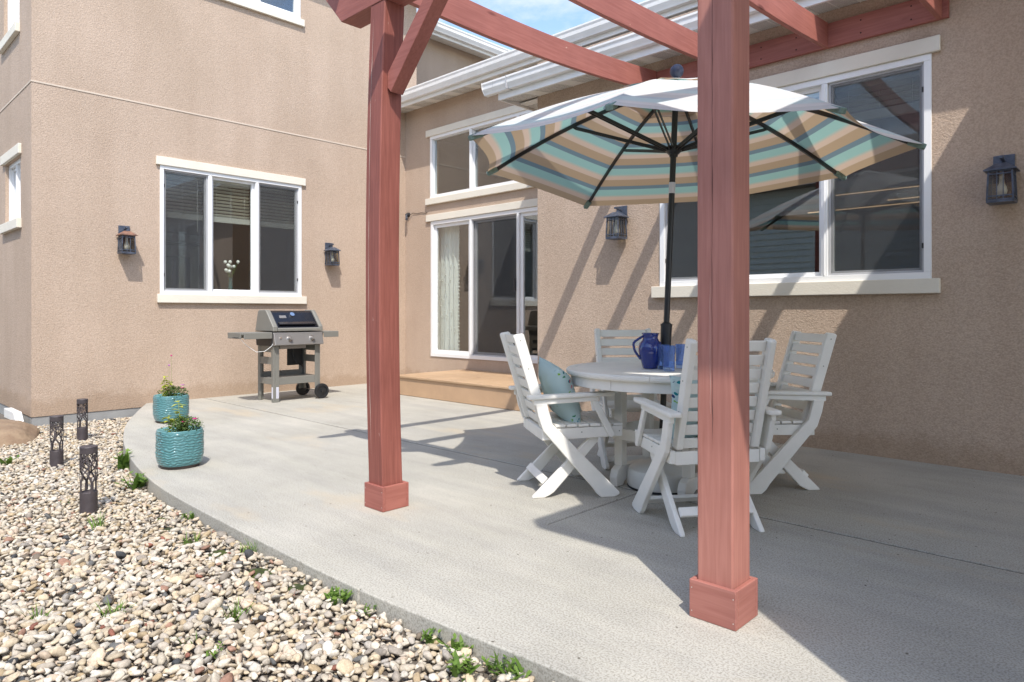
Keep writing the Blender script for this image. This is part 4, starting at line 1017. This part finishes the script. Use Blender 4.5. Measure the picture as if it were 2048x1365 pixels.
mb = MB(); mb.box(-9.42, XW-.2, 3.0, 5.05, 1.30, 1.355); build('inner_sill', mb, M['roomdoor'], H, bevel=.004)

# ------------------------------------------------------------------ gas grill
GR = thing('gas_grill', 'grey two burner gas grill with black lid and open cart under the left window', 'grill', (-8.12, 4.35, 0))
G_ = M['grill_grey']; fx, bx2 = -7.93, -8.34; yl, yr = 4.06, 4.68
def gpart(name, mb, m, par=GR, **k): return build(name, mb, m, par, **k)
for (x, y, z0) in ((fx, yl, 0), (bx2, yl, 0), (fx, yr, .10), (bx2, yr, .10)):
    mb = MB(); sx = 1 if x == fx else -1
    mb.prism([(x-.045*(sx > 0)-.0*(sx < 0), y, z0), (x+.045*(sx < 0), y, z0), (x+.06*(sx < 0), y, .70), (x-.06*(sx > 0), y, .70)], (0, .028, 0)); mb.box(x-.004 if sx > 0 else x-.006, x+.006 if sx > 0 else x+.004, y+(.028 if y == yl else -.05), y+(.078 if y == yl else 0), z0, .70)
    gpart('leg', mb, G_, bevel=.003)
for y in (yl, yr):
    for (a, b) in ((.22, .30), (.47, .56), (.62, .70)):
        mb = MB(); mb.box(bx2+.02, fx-.02, y+.004, y+.024, a, b); gpart('side_brace', mb, G_, bevel=.003)
mb = MB(); mb.box(bx2+.01, fx-.01, yl+.03, yr-.001, .285, .297); mb.box(fx-.012, fx+.004, yl+.079, yr-.051, .215, .305); mb.box(bx2-.004, bx2+.012, yl+.03, yr, .215, .36); gpart('lower_shelf', mb, G_, bevel=.003)
mb = MB(); mb.box(bx2+.0, bx2+.012, yr-.22, yr-.0, .42, .70); gpart('rear_panel', mb, M['blackp'])
# firebox and control panel
mb = MB(); mb.prism([(bx2-.0, yl-.02, .70), (fx+.0, yl-.02, .70), (fx+.02, yl-.02, .875), (bx2-.03, yl-.02, .875)], (0, yr-yl+.06, 0)); gpart('firebox', mb, M['blackp'], bevel=.005)
mb = MB(); mb.prism([(fx+.004, yl-.01, .700), (fx+.075, yl-.01, .712), (fx+.030, yl-.01, .868), (fx+.004, yl-.01, .868)], (0, yr-yl+.05, 0)); cp = gpart('control_panel', mb, M['steel'], bevel=.006)
for y in (4.25, 4.56):
    mb = MB(); c = Vector((fx+.054, y, .79)); d = Vector((.96, 0, .27)).normalized(); mb.cyl(c-d*.004, c+d*.010, .036, .034, 20); gpart('knob_bezel', mb, M['chrome'], cp, smooth=True, angle=40)
    mb = MB(); mb.cyl(c+d*.011, c+d*.042, .027, .022, 20); mb.beam(c+d*.043+Vector((0, 0, -.018)), c+d*.043+Vector((0, 0, .018)), .008, .008, (1, 0, 0)); gpart('knob', mb, M['steel'], cp, smooth=True, angle=40)
mb = MB(); c = Vector((fx+.050, 4.13, .80)); mb.cyl(c, c+Vector((.012, 0, .003)), .012, n=14); gpart('igniter_button', mb, M['chrome'], cp)
mb = MB()
for k in range(5): mb.box(fx-.1-.05*k, fx-.09-.05*k, yl+.1, yr-.1, .655, .66)
mb.box(bx2+.05, fx-.06, yl+.12, yr-.14, .662, .699); gpart('grease_tray', mb, M['steel'], bevel=.003)
# lid: barrel profile with end castings
prof = [(fx+.028, .905), (fx+.022, .930), (fx-.01, .965), (fx-.150, 1.118), (fx-.185, 1.142), (fx-.33, 1.142), (fx-.368, 1.118), (fx-.395, 1.02), (bx2-.03, .90)]
mb = MB(); mb.prism([(x, yl+.045, z) for x, z in prof], (0, yr-yl-.05, 0)); lid = gpart('lid', mb, M['grill_lid'], bevel=.012)
pr2 = [(x+(.010 if x > fx-.2 else -.008), z+.010) for x, z in prof]
pr2[0] = (fx+.038, .882); pr2[-1] = (bx2-.04, .882)
for y0, y1 in ((yl-.02, yl+.0445), (yr-.0045, yr+.05)):
    mb = MB(); mb.prism([(x, y0, z) for x, z in pr2], (0, y1-y0, 0)); gpart('lid_end', mb, G_, lid, bevel=.010)
mb = MB(); mb.prism([(fx+.040, yl+.046, .884), (fx+.040, yl+.046, .915), (fx+.024, yl+.046, .928), (fx+.010, yl+.046, .884)], (0, yr-yl-.052, 0)); gpart('lid_lip', mb, G_, lid, bevel=.004)
mb = MB(); a = Vector((fx-.015, yl+.1, .985)); mb.prism([(fx-.020, yl+.075, .978), (fx+.022, yl+.075, .962), (fx+.026, yl+.075, .974), (fx-.038, yl+.075, 1.002)], (0, yr-yl-.11, 0)); gpart('handle', mb, M['grill_lid'], lid, bevel=.006)
mb = MB(); c = Vector((fx-.118, 4.37, 1.083)); d = Vector((.75, 0, .66)).normalized(); mb.cyl(c, c+d*.022, .032, .030, 20); gpart('thermometer', mb, M['chrome'], lid, smooth=True, angle=40)
mb = MB(); c = Vector((fx-.097, 4.235, 1.060)); u_ = Vector((0, 1, 0)); v_ = Vector((-.66, 0, .75)); mb.prism([c-u_*.045-v_*.022, c+u_*.045-v_*.022, c+u_*.045+v_*.022, c-u_*.045+v_*.022], d*.006); gpart('badge', mb, M['steel'], lid, bevel=.001)
# side tables
for (y0, y1) in ((3.66, yl-.022), (yr+.052, 4.97)):
    mb = MB(); mb.box(bx2+.04, fx+.01, y0, y1, .845, .872); mb.box(fx+.0101, fx+.024, y0+.02, y1, .795, .871); mb.box(bx2+.026, bx2+.0399, y0+.02, y1, .795, .871)
    ye = y0 if y0 < 4 else y1; s_ = -1 if y0 < 4 else 1; mb.box(bx2+.05, fx-.0, ye, ye+s_*.012, .80, .871)
    st_ = gpart('side_table', mb, G_, bevel=.005)
    mb = MB()
    for k in range(3): mb.cyl((fx-.06-.05*k, ye+s_*.013, .815), (fx-.06-.05*k, ye+s_*.045, .808), .004, n=6)
    gpart('tool_hook', mb, M['blackp'], st_)
# wheels with spokes
for x in (fx+.035, bx2-.035):
    c = Vector((x, yr+.03, .098)); ax = Vector((1, 0, 0))
    mb = MB(); sgn = 1 if x > -8 else -1; n = 28; pr3 = [(.070, -.018), (.094, -.020), (.0975, -.012), (.0975, .012), (.094, .020), (.070, .018)]
    vs = []; fs = []; m_ = len(pr3)
    for i in range(n):
        a = 2*math.pi*i/n
        for r_, h_ in pr3: vs.append(c+Vector((h_, r_*math.cos(a), r_*math.sin(a))))
    for i in range(n):
        for j in range(m_): fs.append((i*m_+j, ((i+1) % n)*m_+j, ((i+1) % n)*m_+(j+1) % m_, i*m_+(j+1) % m_))
    mb.add(vs, fs); wh = gpart('wheel', mb, M['tyre'], smooth=True, angle=40)
    mb = MB(); mb.cyl(c-ax*.022, c+ax*.022, .016, n=14)
    for k in range(6):
        a = math.pi*k/3+.3; dd = Vector((0, math.cos(a), math.sin(a))); mb.beam(c+dd*.012, c+dd*.073, .014, .010, (1, 0, 0))
    mb.cyl(c-ax*.003, c+ax*.003, .072, n=20)
    gpart('rim', mb, M['tyre'], wh)
mb = MB(); mb.cyl((bx2-.03, yr+.03, .098), (fx+.03, yr+.03, .098), .006, n=8); gpart('axle', mb, M['steel'])
mb = MB(); mb.box(fx-.038, fx-.006, yl-.0012, yl-.0002, .05, .19); mb.box(fx+.0062, fx+.0070, yl+.036, yl+.070, .05, .19); mb.mat(1)
for k in range(9): mb.box(fx+.0071, fx+.0074, yl+.040, yl+.066, .06+.014*k, .064+.014*k)
gpart('sticker', mb, [M['sticker'], M['ink']])
mb = MB(); pts = [(fx-.05, 3.66, .81), (fx-.045, 3.74, .72), (fx-.03, 3.86, .635), (fx-.02, 3.96, .64), (fx, 4.04, .70), (fx+.02, 4.08, .80), (fx+.03, 4.09, .85)]
mb.tube(pts, .003, 6); gpart('igniter_wire', mb, M['vinyl'])
mb = MB(); pts = [(bx2+.06, yr-.16, .66), (bx2+.03, yr-.15, .55), (bx2+.06, yr-.12, .45), (bx2+.1, yr-.06, .42), (bx2+.08, yr-.04, .40)]; mb.tube(pts, .007, 8); gpart('gas_hose', mb, M['blackp'])
GR.location.y -= .04

# ------------------------------------------------------------------ planters
def planter(name, label, cx_, cy_, rx, ry, h, seed, group):
    t = thing('planter', label, 'planter', (cx_, cy_, 0), 0, group)
    rn = random.Random(seed)
    mb = MB(); mb.lathe([(0, .002), (rx*.86, .002), (rx*.90, .022), (rx*.86, .022), (0, .012)], (0, 0, 0), 40); build('saucer', mb, M['saucer'], t, local=True, smooth=True, angle=40)
    n, k = 260, 84; vs = []; fs = []
    for j in range(k+1):
        s_ = j/k; z = .024+(h-.024)*s_
        base = .90+.10*math.sin(min(1, s_/.35)*math.pi/2)-.015*s_
        if s_ > .95: base -= .02*(s_-.95)/.05
        for i in range(n):
            a = 2*math.pi*i/n; ca, sa = math.cos(a), math.sin(a)
            se = (abs(ca)**2.6+abs(sa)**2.6)**(-1/2.6)
            wv = 0
            if .04 < s_ < .93:
                rowc = s_*13+.55*mnoise.noise(Vector((ca*5, sa*5, s_*6+seed))); row = math.floor(rowc)
                ph = (rowc-row)
                sg_ = mnoise.noise(Vector((a*6+row*5.3, row*3.1, seed)))
                wv = .0055*math.sin(math.pi*max(0, min(1, ph)))*(.6+.9*sg_)
            r_ = base*se
            vs.append(((rx*r_+wv)*ca, (ry*r_+wv)*sa, z))
    m0 = len(vs)
    # inner wall
    for (sc_, z) in ((.93, h), (.90, h-.045)):
        for i in range(n):
            a = 2*math.pi*i/n; ca, sa = math.cos(a), math.sin(a); se = (abs(ca)**2.6+abs(sa)**2.6)**(-1/2.6); vs.append((rx*sc_*se*ca, ry*sc_*se*sa, z))
    for j in range(k+2):
        for i in range(n): fs.append((j*n+i, j*n+(i+1) % n, (j+1)*n+(i+1) % n, (j+1)*n+i))
    mb = MB(); mb.add(vs, fs); build('pot', mb, M['teal'], t, local=True, smooth=True)
    mb = MB(); mb.lathe([(0.001, h-.035), (rx*.93, h-.045)], (0, 0, 0), 30); build('potting_soil', mb, M['soil'], t, local=True)
    # foliage
    def leaf(mb, c, d, L_, w_):
        d = d.normalized(); sd = d.cross(Vector((0, 0, 1))).normalized() if abs(d.z) < .98 else Vector((1, 0, 0)); up = Vector((0, 0, 1))
        mb.add([c, c+d*L_*.5+sd*w_+up*L_*.04, c+d*L_-up*L_*.15, c+d*L_*.5-sd*w_+up*L_*.04], [(0, 1, 2, 3)])
    tr = MB()
    for q in range(900):      # trailing fine foliage, right side
        a = rn.uniform(-1.3, 1.9); r_ = rn.uniform(.02, 1.06)*rx; c = Vector((r_*math.cos(a)*.95, r_*math.sin(a)*.95, h-.03+.125*rn.random()*(1-.35*r_/rx)))
        c = Vector((c.x*.69*0+c.x, c.y, c.z)); leaf(tr, c, Vector((rn.uniform(-1, 1), rn.uniform(-1, 1), rn.uniform(-.2, 1))), rn.uniform(.016, .034), .0055)
    build('trailing_foliage', tr, M['leaf_d'], t, local=True)
    ye = MB(); cen = Vector((-.25*rx, -.15*ry, h-.03))
    for s_ in range(4 if seed == 1 else 3):
        base = cen+Vector((rn.uniform(-.03, .03), rn.uniform(-.05, .05), 0)); hh = (.14, .23, .11, .17)[s_] if seed == 1 else (.22, .14, .10)[s_]
        tip = base+Vector((rn.uniform(-.02, .02), rn.uniform(-.02, .04), hh)); ye.cyl(base, tip, .0022, .0014, 5)
        for q in range(int(hh*190)):
            f_ = rn.random()**.7; a = rn.random()*6.28; leaf(ye, base.lerp(tip, f_), Vector((math.cos(a), math.sin(a), rn.uniform(-.5, .3))), rn.uniform(.03, .06), .013)
    build('chartreuse_stems', ye, M['leaf_y'], t, local=True)
    fl = MB()
    spots = ((.45, .55, .075, 0), (.1, .7, .10, 1), (-.35, .0, .05, 2), (.2, -.2, .06, 2)) if seed == 1 else ((.35, .6, .075, 0), (-.1, -.2, .03, 2), (.3, .1, .06, 0))
    for (a, b, z, kk) in spots:
        c = Vector((a*rx, b*ry, h+z-.01)); fl.mat(kk)
        for q in range(9): ang = q*.7; fl.add([c, c+Vector((math.cos(ang), math.sin(ang), .35))*.022, c+Vector((math.cos(ang+.6), math.sin(ang+.6), .2))*.023], [(0, 1, 2)])
        fl.mat(kk); fl.ball(c+Vector((0, 0, .003)), .007, 5)
    if seed == 1:      # two tall wiry stems with a small bloom
        for (a, b, z, kk) in ((-.1, .05, .40, 0), (-.22, -.05, .30, 1)):
            c = Vector((a*rx, b*ry, h+z)); fl.mat(3); fl.cyl((a*rx*.6, b*ry, h-.03), c, .0012, .0008, 4); fl.mat(kk); fl.ball(c, .009, 5)
    build('blossoms', fl, [M['petal'], M['petal_l'], M['petal_r'], M['leaf']], t, local=True)
    return t
planter('planter', 'teal ridged planter standing behind the other against the left stucco wall', -7.33, 2.61, .158, .158, .275, 1, 'teal planters on the patio edge')
planter('planter', 'teal ridged planter standing nearer the gravel in front of its twin', -5.165, 1.90, .150, .150, .272, 2, 'teal planters on the patio edge')

# ------------------------------------------------------------------ bollard lights with tree cutouts
def bollard(label, x, y, h, seed, z0):
    t = thing('path_light', label, 'path light', (x, y, z0), 0, 'tree cutout path lights in the gravel')
    rn = random.Random(seed); r = .047; segs = []
    circ = 2*math.pi*r
    for tr in range(4):
        u0 = circ*(tr+.35*rn.random())/4
        def grow(u, z, a, L_, w, d):
            u2 = u+math.sin(a)*L_; z2 = z+math.cos(a)*L_; segs.append((u, z, u2, z2, w))
            if d == 0 or z2 > h*.9: return
            for s_ in (-1, 1): grow(u2, z2, a*.7+s_*rn.uniform(.25, .60), L_*rn.uniform(.74, .90), w*.64, d-1)
        grow(u0, h*.29, rn.uniform(-.05, .05), h*.17, .017, 5)
    n, k = 132, 110; vs = []; fs = []
    S = np.array(segs)
    for j in range(k+1):
        for i in range(n): a = 2*math.pi*i/n; vs.append((r*math.cos(a), r*math.sin(a), h*j/k))
    U_, Z_ = np.meshgrid((np.arange(n)+.5)/n*circ, (np.arange(k)+.5)/k*h, indexing='ij')
    solid = (Z_ > h*.91) | (Z_ < h*.33)
    for (u, z, u2, z2, w_) in segs:
        for sh in (-circ, 0, circ):
            dx, dz = u2-u, z2-z; tt = np.clip(((U_-u-sh)*dx+(Z_-z)*dz)/(dx*dx+dz*dz+1e-9), 0, 1)
            dd = np.hypot(U_-(u+sh+dx*tt), Z_-(z+dz*tt)); solid |= dd < max(w_/2, .0015)
    for j in range(k):
        for i in range(n):
            if solid[i, j]: fs.append((j*n+i, j*n+(i+1) % n, (j+1)*n+(i+1) % n, (j+1)*n+i))
    mb = MB(); mb.add(vs, fs); o = build('shell', mb, M['bronze'], t, local=True, smooth=True)
    so = o.modifiers.new('thick', 'SOLIDIFY'); so.thickness = .002
    mb = MB(); mb.cyl((0, 0, h), (0, 0, h+.006), r+.002, r-.001, 32); build('cap', mb, M['bronze'], t, local=True)
    mb = MB(); mb.cyl((0, 0, 0), (0, 0, h*.32), r*.75, n=20); build('lamp_insert', mb, M['bronze'], t, local=True)
bollard('bronze tree cutout path light nearest the camera in the gravel', -4.645, 1.185, .395, 3, gl(-4.6, 1.2)-.01)
bollard('bronze tree cutout path light beside the brown boulder, leftmost of three', -6.365, 1.40, .40, 11, gl(-6.4, 1.4)-.01)
bollard('bronze tree cutout path light farthest back, by the concrete foundation', -7.60, 1.885, .40, 23, gl(-7.6, 1.9)-.01)

# boulder and white downspout end
mb = MB(); n, k = 36, 20; vs = []; fs = []
for j in range(k+1):
    ph = math.pi*j/k
    for i in range(n):
        a = 2*math.pi*i/n; d = Vector((math.sin(ph)*math.cos(a), math.sin(ph)*math.sin(a), math.cos(ph)))
        f_ = 1+.20*mnoise.noise(d*1.3+Vector((3, 1, 5)))+.07*mnoise.noise(d*4); f_ += .02*mnoise.noise(d*11)
        vs.append((-8.36+d.x*.62*f_, 1.33+d.y*.36*f_, -.17+max(-.4, d.z)*.205*f_))
for j in range(k):
    for i in range(n): fs.append((j*n+i, (j+1)*n+i, (j+1)*n+(i+1) % n, j*n+(i+1) % n))
mb.add(vs, fs); tag(build('boulder', mb, M['boulder'], smooth=True), 'low tan brown boulder in the gravel at the left edge near the wall corner', 'boulder')
o = thing('downspout', 'white downspout outlet at the wall corner behind the boulder', 'downspout', (-9.22, 1.68, -.14))
mb = MB(); mb.prism([(-.42, 0, .05), (.20, 0, .06), (.08, 0, .155), (-.42, 0, .155)], (0, -.075, 0)); build('outlet', mb, M['gutter'], o, local=True, bevel=.004)

# ------------------------------------------------------------------ gravel bed
def in_poly(px_, py_, poly):
    inside = np.zeros(px_.shape, bool); n = len(poly); j = n-1
    for i in range(n):
        xi, yi = poly[i]; xj, yj = poly[j]
        c = ((yi > py_) != (yj > py_)) & (px_ < (xj-xi)*(py_-yi)/(yj-yi+1e-12)+xi); inside ^= c; j = i
    return inside
Fv = np.array([-math.sin(YAW), math.cos(YAW)]); Rv = np.array([math.cos(YAW), math.sin(YAW)])
mb = MB(); nx, ny = 50, 30
xs = np.linspace(-13, 3.5, nx); ys = np.linspace(-3.5, 3.2, ny)
mb.add([(x, y, gl(x, y)-.03+.008*mnoise.noise(Vector((x*3, y*3, 0)))) for x in xs for y in ys], [(i*ny+j, (i+1)*ny+j, (i+1)*ny+j+1, i*ny+j+1) for i in range(nx-1) for j in range(ny-1)])
tag(build('gravel_base', mb, M['soil'], smooth=True), kind='structure')
rs = np.random.RandomState(5)
def gp(u, v, z=-.07):    # ground point seen at photo pixel: used once to place weeds and bare spots
    w_ = 1357*(1.12-z)/(v-625); a = (u-1024)/1357*w_; return (Fv[0]*w_+Rv[0]*a, Fv[1]*w_+Rv[1]*a)
BARE = [(gp(u, v), r_) for u, v, r_ in ((340, 1058, .075), (372, 1087, .085), (322, 1035, .05), (440, 1108, .08), (520, 1148, .10), (598, 1180, .075), (868, 1284, .07), (232, 1066, .06), (820, 1262, .04), (295, 1012, .05))]
def stones():
    V, Fc, Cc = [], [], []; off = 0
    # base shapes
    def ico(sub):
        bm = bmesh.new(); bmesh.ops.create_icosphere(bm, subdivisions=sub, radius=1); v = np.array([p.co[:] for p in bm.verts]); f = np.array([[q.index for q in fc.verts] for fc in bm.faces]); bm.free(); return v, f
    lod = {1: ico(2), 2: ico(1)}
    pool = {}
    for L_, (v, f) in lod.items():
        pool[L_] = []
        for q in range(26):
            s_ = rs.uniform(-50, 50, 3); d = np.array([mnoise.noise(Vector(p*1.1+s_)) for p in v]); d2 = np.array([mnoise.noise(Vector(p*2.3+s_)) for p in v])
            vv = v*(1+.34*d+.10*d2)[:, None]
            # flatten random facets for broken stones
            for _ in range(rs.randint(3, 9)):
                nrm = rs.normal(size=3); nrm /= np.linalg.norm(nrm); h = rs.uniform(.42, .85); dd = vv@nrm; over = dd > h; vv[over] -= np.outer(dd[over]-h, nrm)*.9
            pool[L_].append(vv)
    pal = np.array([(.60, .55, .47), (.66, .62, .55), (.54, .47, .37), (.50, .46, .41), (.58, .50, .38), (.46, .37, .25), (.34, .31, .28), (.42, .40, .38), (.14, .145, .15), (.07, .075, .085), (.28, .12, .09), (.36, .22, .17), (.70, .67, .62), (.62, .52, .43), (.20, .17, .14)])
    pw = np.array([.18, .17, .15, .10, .10, .055, .035, .05, .014, .014, .006, .012, .08, .09, .012]); pw /= pw.sum()
    def cells(x0, x1, y0, y1, st):
        X, Y = np.meshgrid(np.arange(x0, x1, st), np.arange(y0, y1, st)); X = X.ravel(); Y = Y.ravel()
        return X+rs.uniform(-.5, .5, X.size)*st, Y+rs.uniform(-.5, .5, Y.size)*st
    tot = 0
    for layer, (st, rlo, rhi, dz) in enumerate(((.027, .010, .018, -.020), (.031, .012, .022, -.004), (.15, .021, .030, .002))):
        X, Y = cells(-9.6, 1.2, -1.6, 3.0, st)
        w_ = X*Fv[0]+Y*Fv[1]; l_ = X*Rv[0]+Y*Rv[1]
        ok = (w_ > 1.0); u = 1024+1357*l_/np.maximum(w_, .1); v = 625+1357*1.19/np.maximum(w_, .1)
        ok &= (u > -800) & (u < 2300) & (v < 2300); far_out = (u < -60) | (v > 1400)
        if layer == 0: ok &= ~far_out
        ok &= ~in_poly(X, Y, [(a, b-.012) for a, b in slab_poly]); ok &= ~((X < XW+.02) & (Y > YC-.02))
        if layer > 0: 
            for (bx_, by_), br in BARE: ok &= np.hypot((X-bx_), (Y-by_)*1.3) > br*rs.uniform(.7, 1.15, X.size)
        X, Y, w_ = X[ok], Y[ok], w_[ok]
        for x, y, ww in zip(X, Y, w_):
            if layer == 0 and ww > 4.8 and rs.rand() < .45: continue
            L_ = 1 if (1.9 < ww < 3.6 and layer > 0) else 2
            base = pool[L_][rs.randint(26)]; f = lod[L_][1]
            r_ = rs.uniform(rlo, rhi)*(1 if rs.rand() < .8 else 1.25)
            if rs.rand() < .18: r_ *= .65
            s_ = np.array([1.25, rs.uniform(.62, 1), rs.uniform(.36, .72)])*r_
            a, b, c = rs.uniform(0, 6.28), rs.normal(0, .38), rs.normal(0, .38)
            ca, sa, cb, sb, cc, sc_ = math.cos(a), math.sin(a), math.cos(b), math.sin(b), math.cos(c), math.sin(c)
            Rm = np.array([[ca, -sa, 0], [sa, ca, 0], [0, 0, 1]])@np.array([[cb, 0, sb], [0, 1, 0], [-sb, 0, cb]])@np.array([[1, 0, 0], [0, cc, -sc_], [0, sc_, cc]])
            P_ = (base*s_)@Rm.T+np.array([x, y, gl(x, y)+dz+rs.uniform(-.007, .008)])
            V.append(P_); Fc.append(f+off); off += len(P_)
            col = pal[rs.choice(len(pal), p=pw)]*rs.uniform(.82, 1.14)*np.array([.86, .82, .75])
            Cc.append(np.tile(np.append(col, 1), (len(P_), 1))); tot += 1
    V = np.concatenate(V); Fc = np.concatenate(Fc); Cc = np.concatenate(Cc).astype(np.float32)
    me = bpy.data.meshes.new('gravel'); me.vertices.add(len(V)); me.vertices.foreach_set('co', V.astype(np.float32).ravel())
    me.loops.add(len(Fc)*3); me.loops.foreach_set('vertex_index', Fc.astype(np.int32).ravel()); me.polygons.add(len(Fc)); me.polygons.foreach_set('loop_start', np.arange(0, len(Fc)*3, 3, dtype=np.int32))
    me.polygons.foreach_set('use_smooth', np.ones(len(Fc), bool)); me.update(calc_edges=True)
    at = me.attributes.new('Col', 'FLOAT_COLOR', 'POINT'); at.data.foreach_set('color', Cc.ravel())
    me.materials.append(M['stone']); o = bpy.data.objects.new('gravel', me); link(o)
    tag(o, 'bed of mixed cream and grey river stones along the patio edge', 'gravel', kind='stuff')
    print('stones', tot, 'tris', len(Fc))
stones()
mb = MB()
for (c, r_) in BARE[:7]:
    n = 22; off_ = rnd.random()*9; k = 10; base = len(mb.v)
    for j in range(k+1):
        for i in range(n):
            a = 2*math.pi*i/n; rr = r_*.75*j/k*(1+.45*mnoise.noise(Vector((math.cos(a)*1.3, math.sin(a)*1.3, off_)))); x, y = c[0]+rr*math.cos(a)*1.1, c[1]+rr*math.sin(a)*.8
            mb.v.append((x, y, gl(x, y)-.024+.017*(1-(j/k)**2)+.006*mnoise.noise(Vector((x*60, y*60, 2)))))
    for j in range(k):
        for i in range(n): mb.f.append([base+j*n+i, base+(j+1)*n+i, base+(j+1)*n+(i+1) % n, base+j*n+(i+1) % n]); mb.mi.append(0)
tag(build('moss', mb, M['moss'], smooth=True), 'patches of green moss on bare spots in the gravel near the slab', 'moss', kind='stuff')

# ------------------------------------------------------------------ weeds
def weed(u, v, label, size, kind, n, seed):
    c = list(gp(u, v, -.055)); rn = random.Random(seed)
    while in_poly(np.array([c[0]]), np.array([c[1]-.0]), [(a_, b_-.035) for a_, b_ in slab_poly])[0]: c[1] -= .01
    c = tuple(c); mb = MB(); z0 = gl(*c)-.012
    for q in range(n):
        a = rn.random()*6.283; L_ = size*rn.uniform(.5, 1.1); lean = rn.uniform(.25, 1.0); w_ = (.0028 if kind == 'grass' else L_*.115)*rn.uniform(.8, 1.2)
        d = Vector((math.cos(a)*lean, math.sin(a)*lean, 1)).normalized(); sd = Vector((-math.sin(a), math.cos(a), 0)); b0 = Vector((c[0]+rn.uniform(-.02, .02)*(1+size*6), c[1]+rn.uniform(-.02, .02)*(1+size*6), z0))
        pts = []; kk = 4
        for s_ in range(kk+1):
            t = s_/kk; p = b0+d*L_*t-Vector((0, 0, 1))*L_*.35*lean*t*t
            wd_ = w_*(1-t)**.6 if kind == 'grass' else w_*math.sin(math.pi*(.12+.85*t))
            pts += [p-sd*wd_, p+sd*wd_+Vector((0, 0, wd_*.25))]
        mb.add(pts, [(2*s_, 2*s_+1, 2*s_+3, 2*s_+2) for s_ in range(kk)])
        if kind == 'herb' :
            for _ in range(2): 
                t_ = rn.uniform(.35, .95); e = b0+d*L_*t_-Vector((0, 0, 1))*L_*.35*lean*t_*t_; a2 = rn.random()*6.28; dd = Vector((math.cos(a2), math.sin(a2), .4))*L_*.3; s2 = Vector((-math.sin(a2), math.cos(a2), 0))*L_*.09
                mb.add([e, e+dd*.5+s2, e+dd, e+dd*.5-s2], [(0, 1, 2, 3)])
    o = build('weed', mb, M['leaf'], smooth=True); tag(o, label, 'weed', 'weeds coming up through the gravel')
W_ = [(262, 925, 'upright yellow green weed at the slab edge beside the near planter', .13, 'herb', 15), (272, 970, 'sprawling weed below the upright one at the slab edge', .12, 'herb', 16),
      (12, 915, 'green tuft at the left picture edge below the boulder', .10, 'herb', 12), (192, 1050, 'grass tuft right below the nearest path light', .10, 'grass', 26), (130, 998, 'tiny weed between two path lights', .05, 'grass', 10),
      (378, 1035, 'small weed against the slab edge above the moss patches', .05, 'herb', 8), (385, 1082, 'bright grass tuft growing among the upper moss patches', .07, 'grass', 18),
      (498, 1108, 'grass tuft tight to the slab edge halfway down the curve', .08, 'grass', 26), (75, 1235, 'small grass tuft far left in the gravel', .06, 'grass', 14),
      (226, 1232, 'lone bright grass tuft in the open gravel, left middle', .075, 'grass', 24), (468, 1238, 'grass tuft in the open gravel right of the lone one', .08, 'grass', 26),
      (672, 1205, 'wide low clover clump beside the slab edge', .055, 'herb', 34), (380, 1288, 'flat weed low in the gravel near the bottom', .05, 'grass', 12), (425, 1312, 'small dark green sprig near the bottom of the gravel', .035, 'herb', 9),
      (735, 1228, 'small sprig at the slab edge right of the clover', .035, 'herb', 8), (875, 1275, 'small upright sprig by the moss near the bottom edge', .05, 'herb', 9), (938, 1298, 'leafy weed touching the slab edge near the bottom', .055, 'herb', 16),
      (925, 1350, 'broad leaved weed at the bottom picture edge', .075, 'herb', 15), (998, 1342, 'medium weed right of the broad leaved one', .07, 'herb', 12), (1042, 1352, 'weed at the bottom right end of the gravel strip', .06, 'herb', 13), (150, 1160, 'tiny moss sprig in the upper gravel', .03, 'grass', 8)]
for i, (u, v, lab, s_, kd, n) in enumerate(W_): weed(u, v, lab, s_*1.3, kd, int(n*1.15), i+40)

# a few dry crumbs and leaf bits lying on the slab in the shade
mb = MB()
for q in range(60):
    x, y = rnd.uniform(-2.0, .3), rnd.uniform(3.0, 5.6)
    a = rnd.random()*6.28; r_ = rnd.uniform(.002, .006); mb.add([(x+r_*math.cos(a+k*1.57)*(1 if k % 2 else .55), y+r_*math.sin(a+k*1.57)*(1 if k % 2 else .55), .0012) for k in range(4)]+[(x, y, .004)], [(0, 1, 4), (1, 2, 4), (2, 3, 4), (3, 0, 4)])
tag(build('debris', mb, M['saucer']), 'scattered dark crumbs of dirt on the shaded slab by the big window wall', 'debris', kind='stuff')

# ------------------------------------------------------------------ what stands behind the camera (seen only in window reflections)
N = thing('neighbour_house', 'grey lap sided house across the yard behind the camera', 'house', (-6, -7.5, -.2))
mb = MB()
for k in range(28): z = -.2+k*.17; mb.prism([(-22, -7.52, z), (-22, -7.475, z), (-22, -7.514, z+.17), (-22, -7.52, z+.17)], (30, 0, 0))
mb.box(-22, 8, -13, -7.52, -.2, 4.56); sd_ = build('siding', mb, M['siding'], N); sd_['kind'] = 'stuff'
for x in (-16, -3.2, 1.5, 5):
    mb = MB(); mb.box(x, x+1.2, -7.485, -7.44, 1.0, 2.5); w1_ = build('window', mb, M['vinyl'], N, bevel=.005); mb = MB(); mb.box(x+.08, x+1.12, -7.439, -7.43, 1.08, 2.42); build('pane', mb, M['glass'], w1_)
mb = MB(); mb.prism([(-22.4, -7.0, 4.562), (-22.4, -10.2, 6.2), (-22.4, -13.5, 4.562)], (30.8, 0, 0)); build('roof', mb, M['shingle'], N)
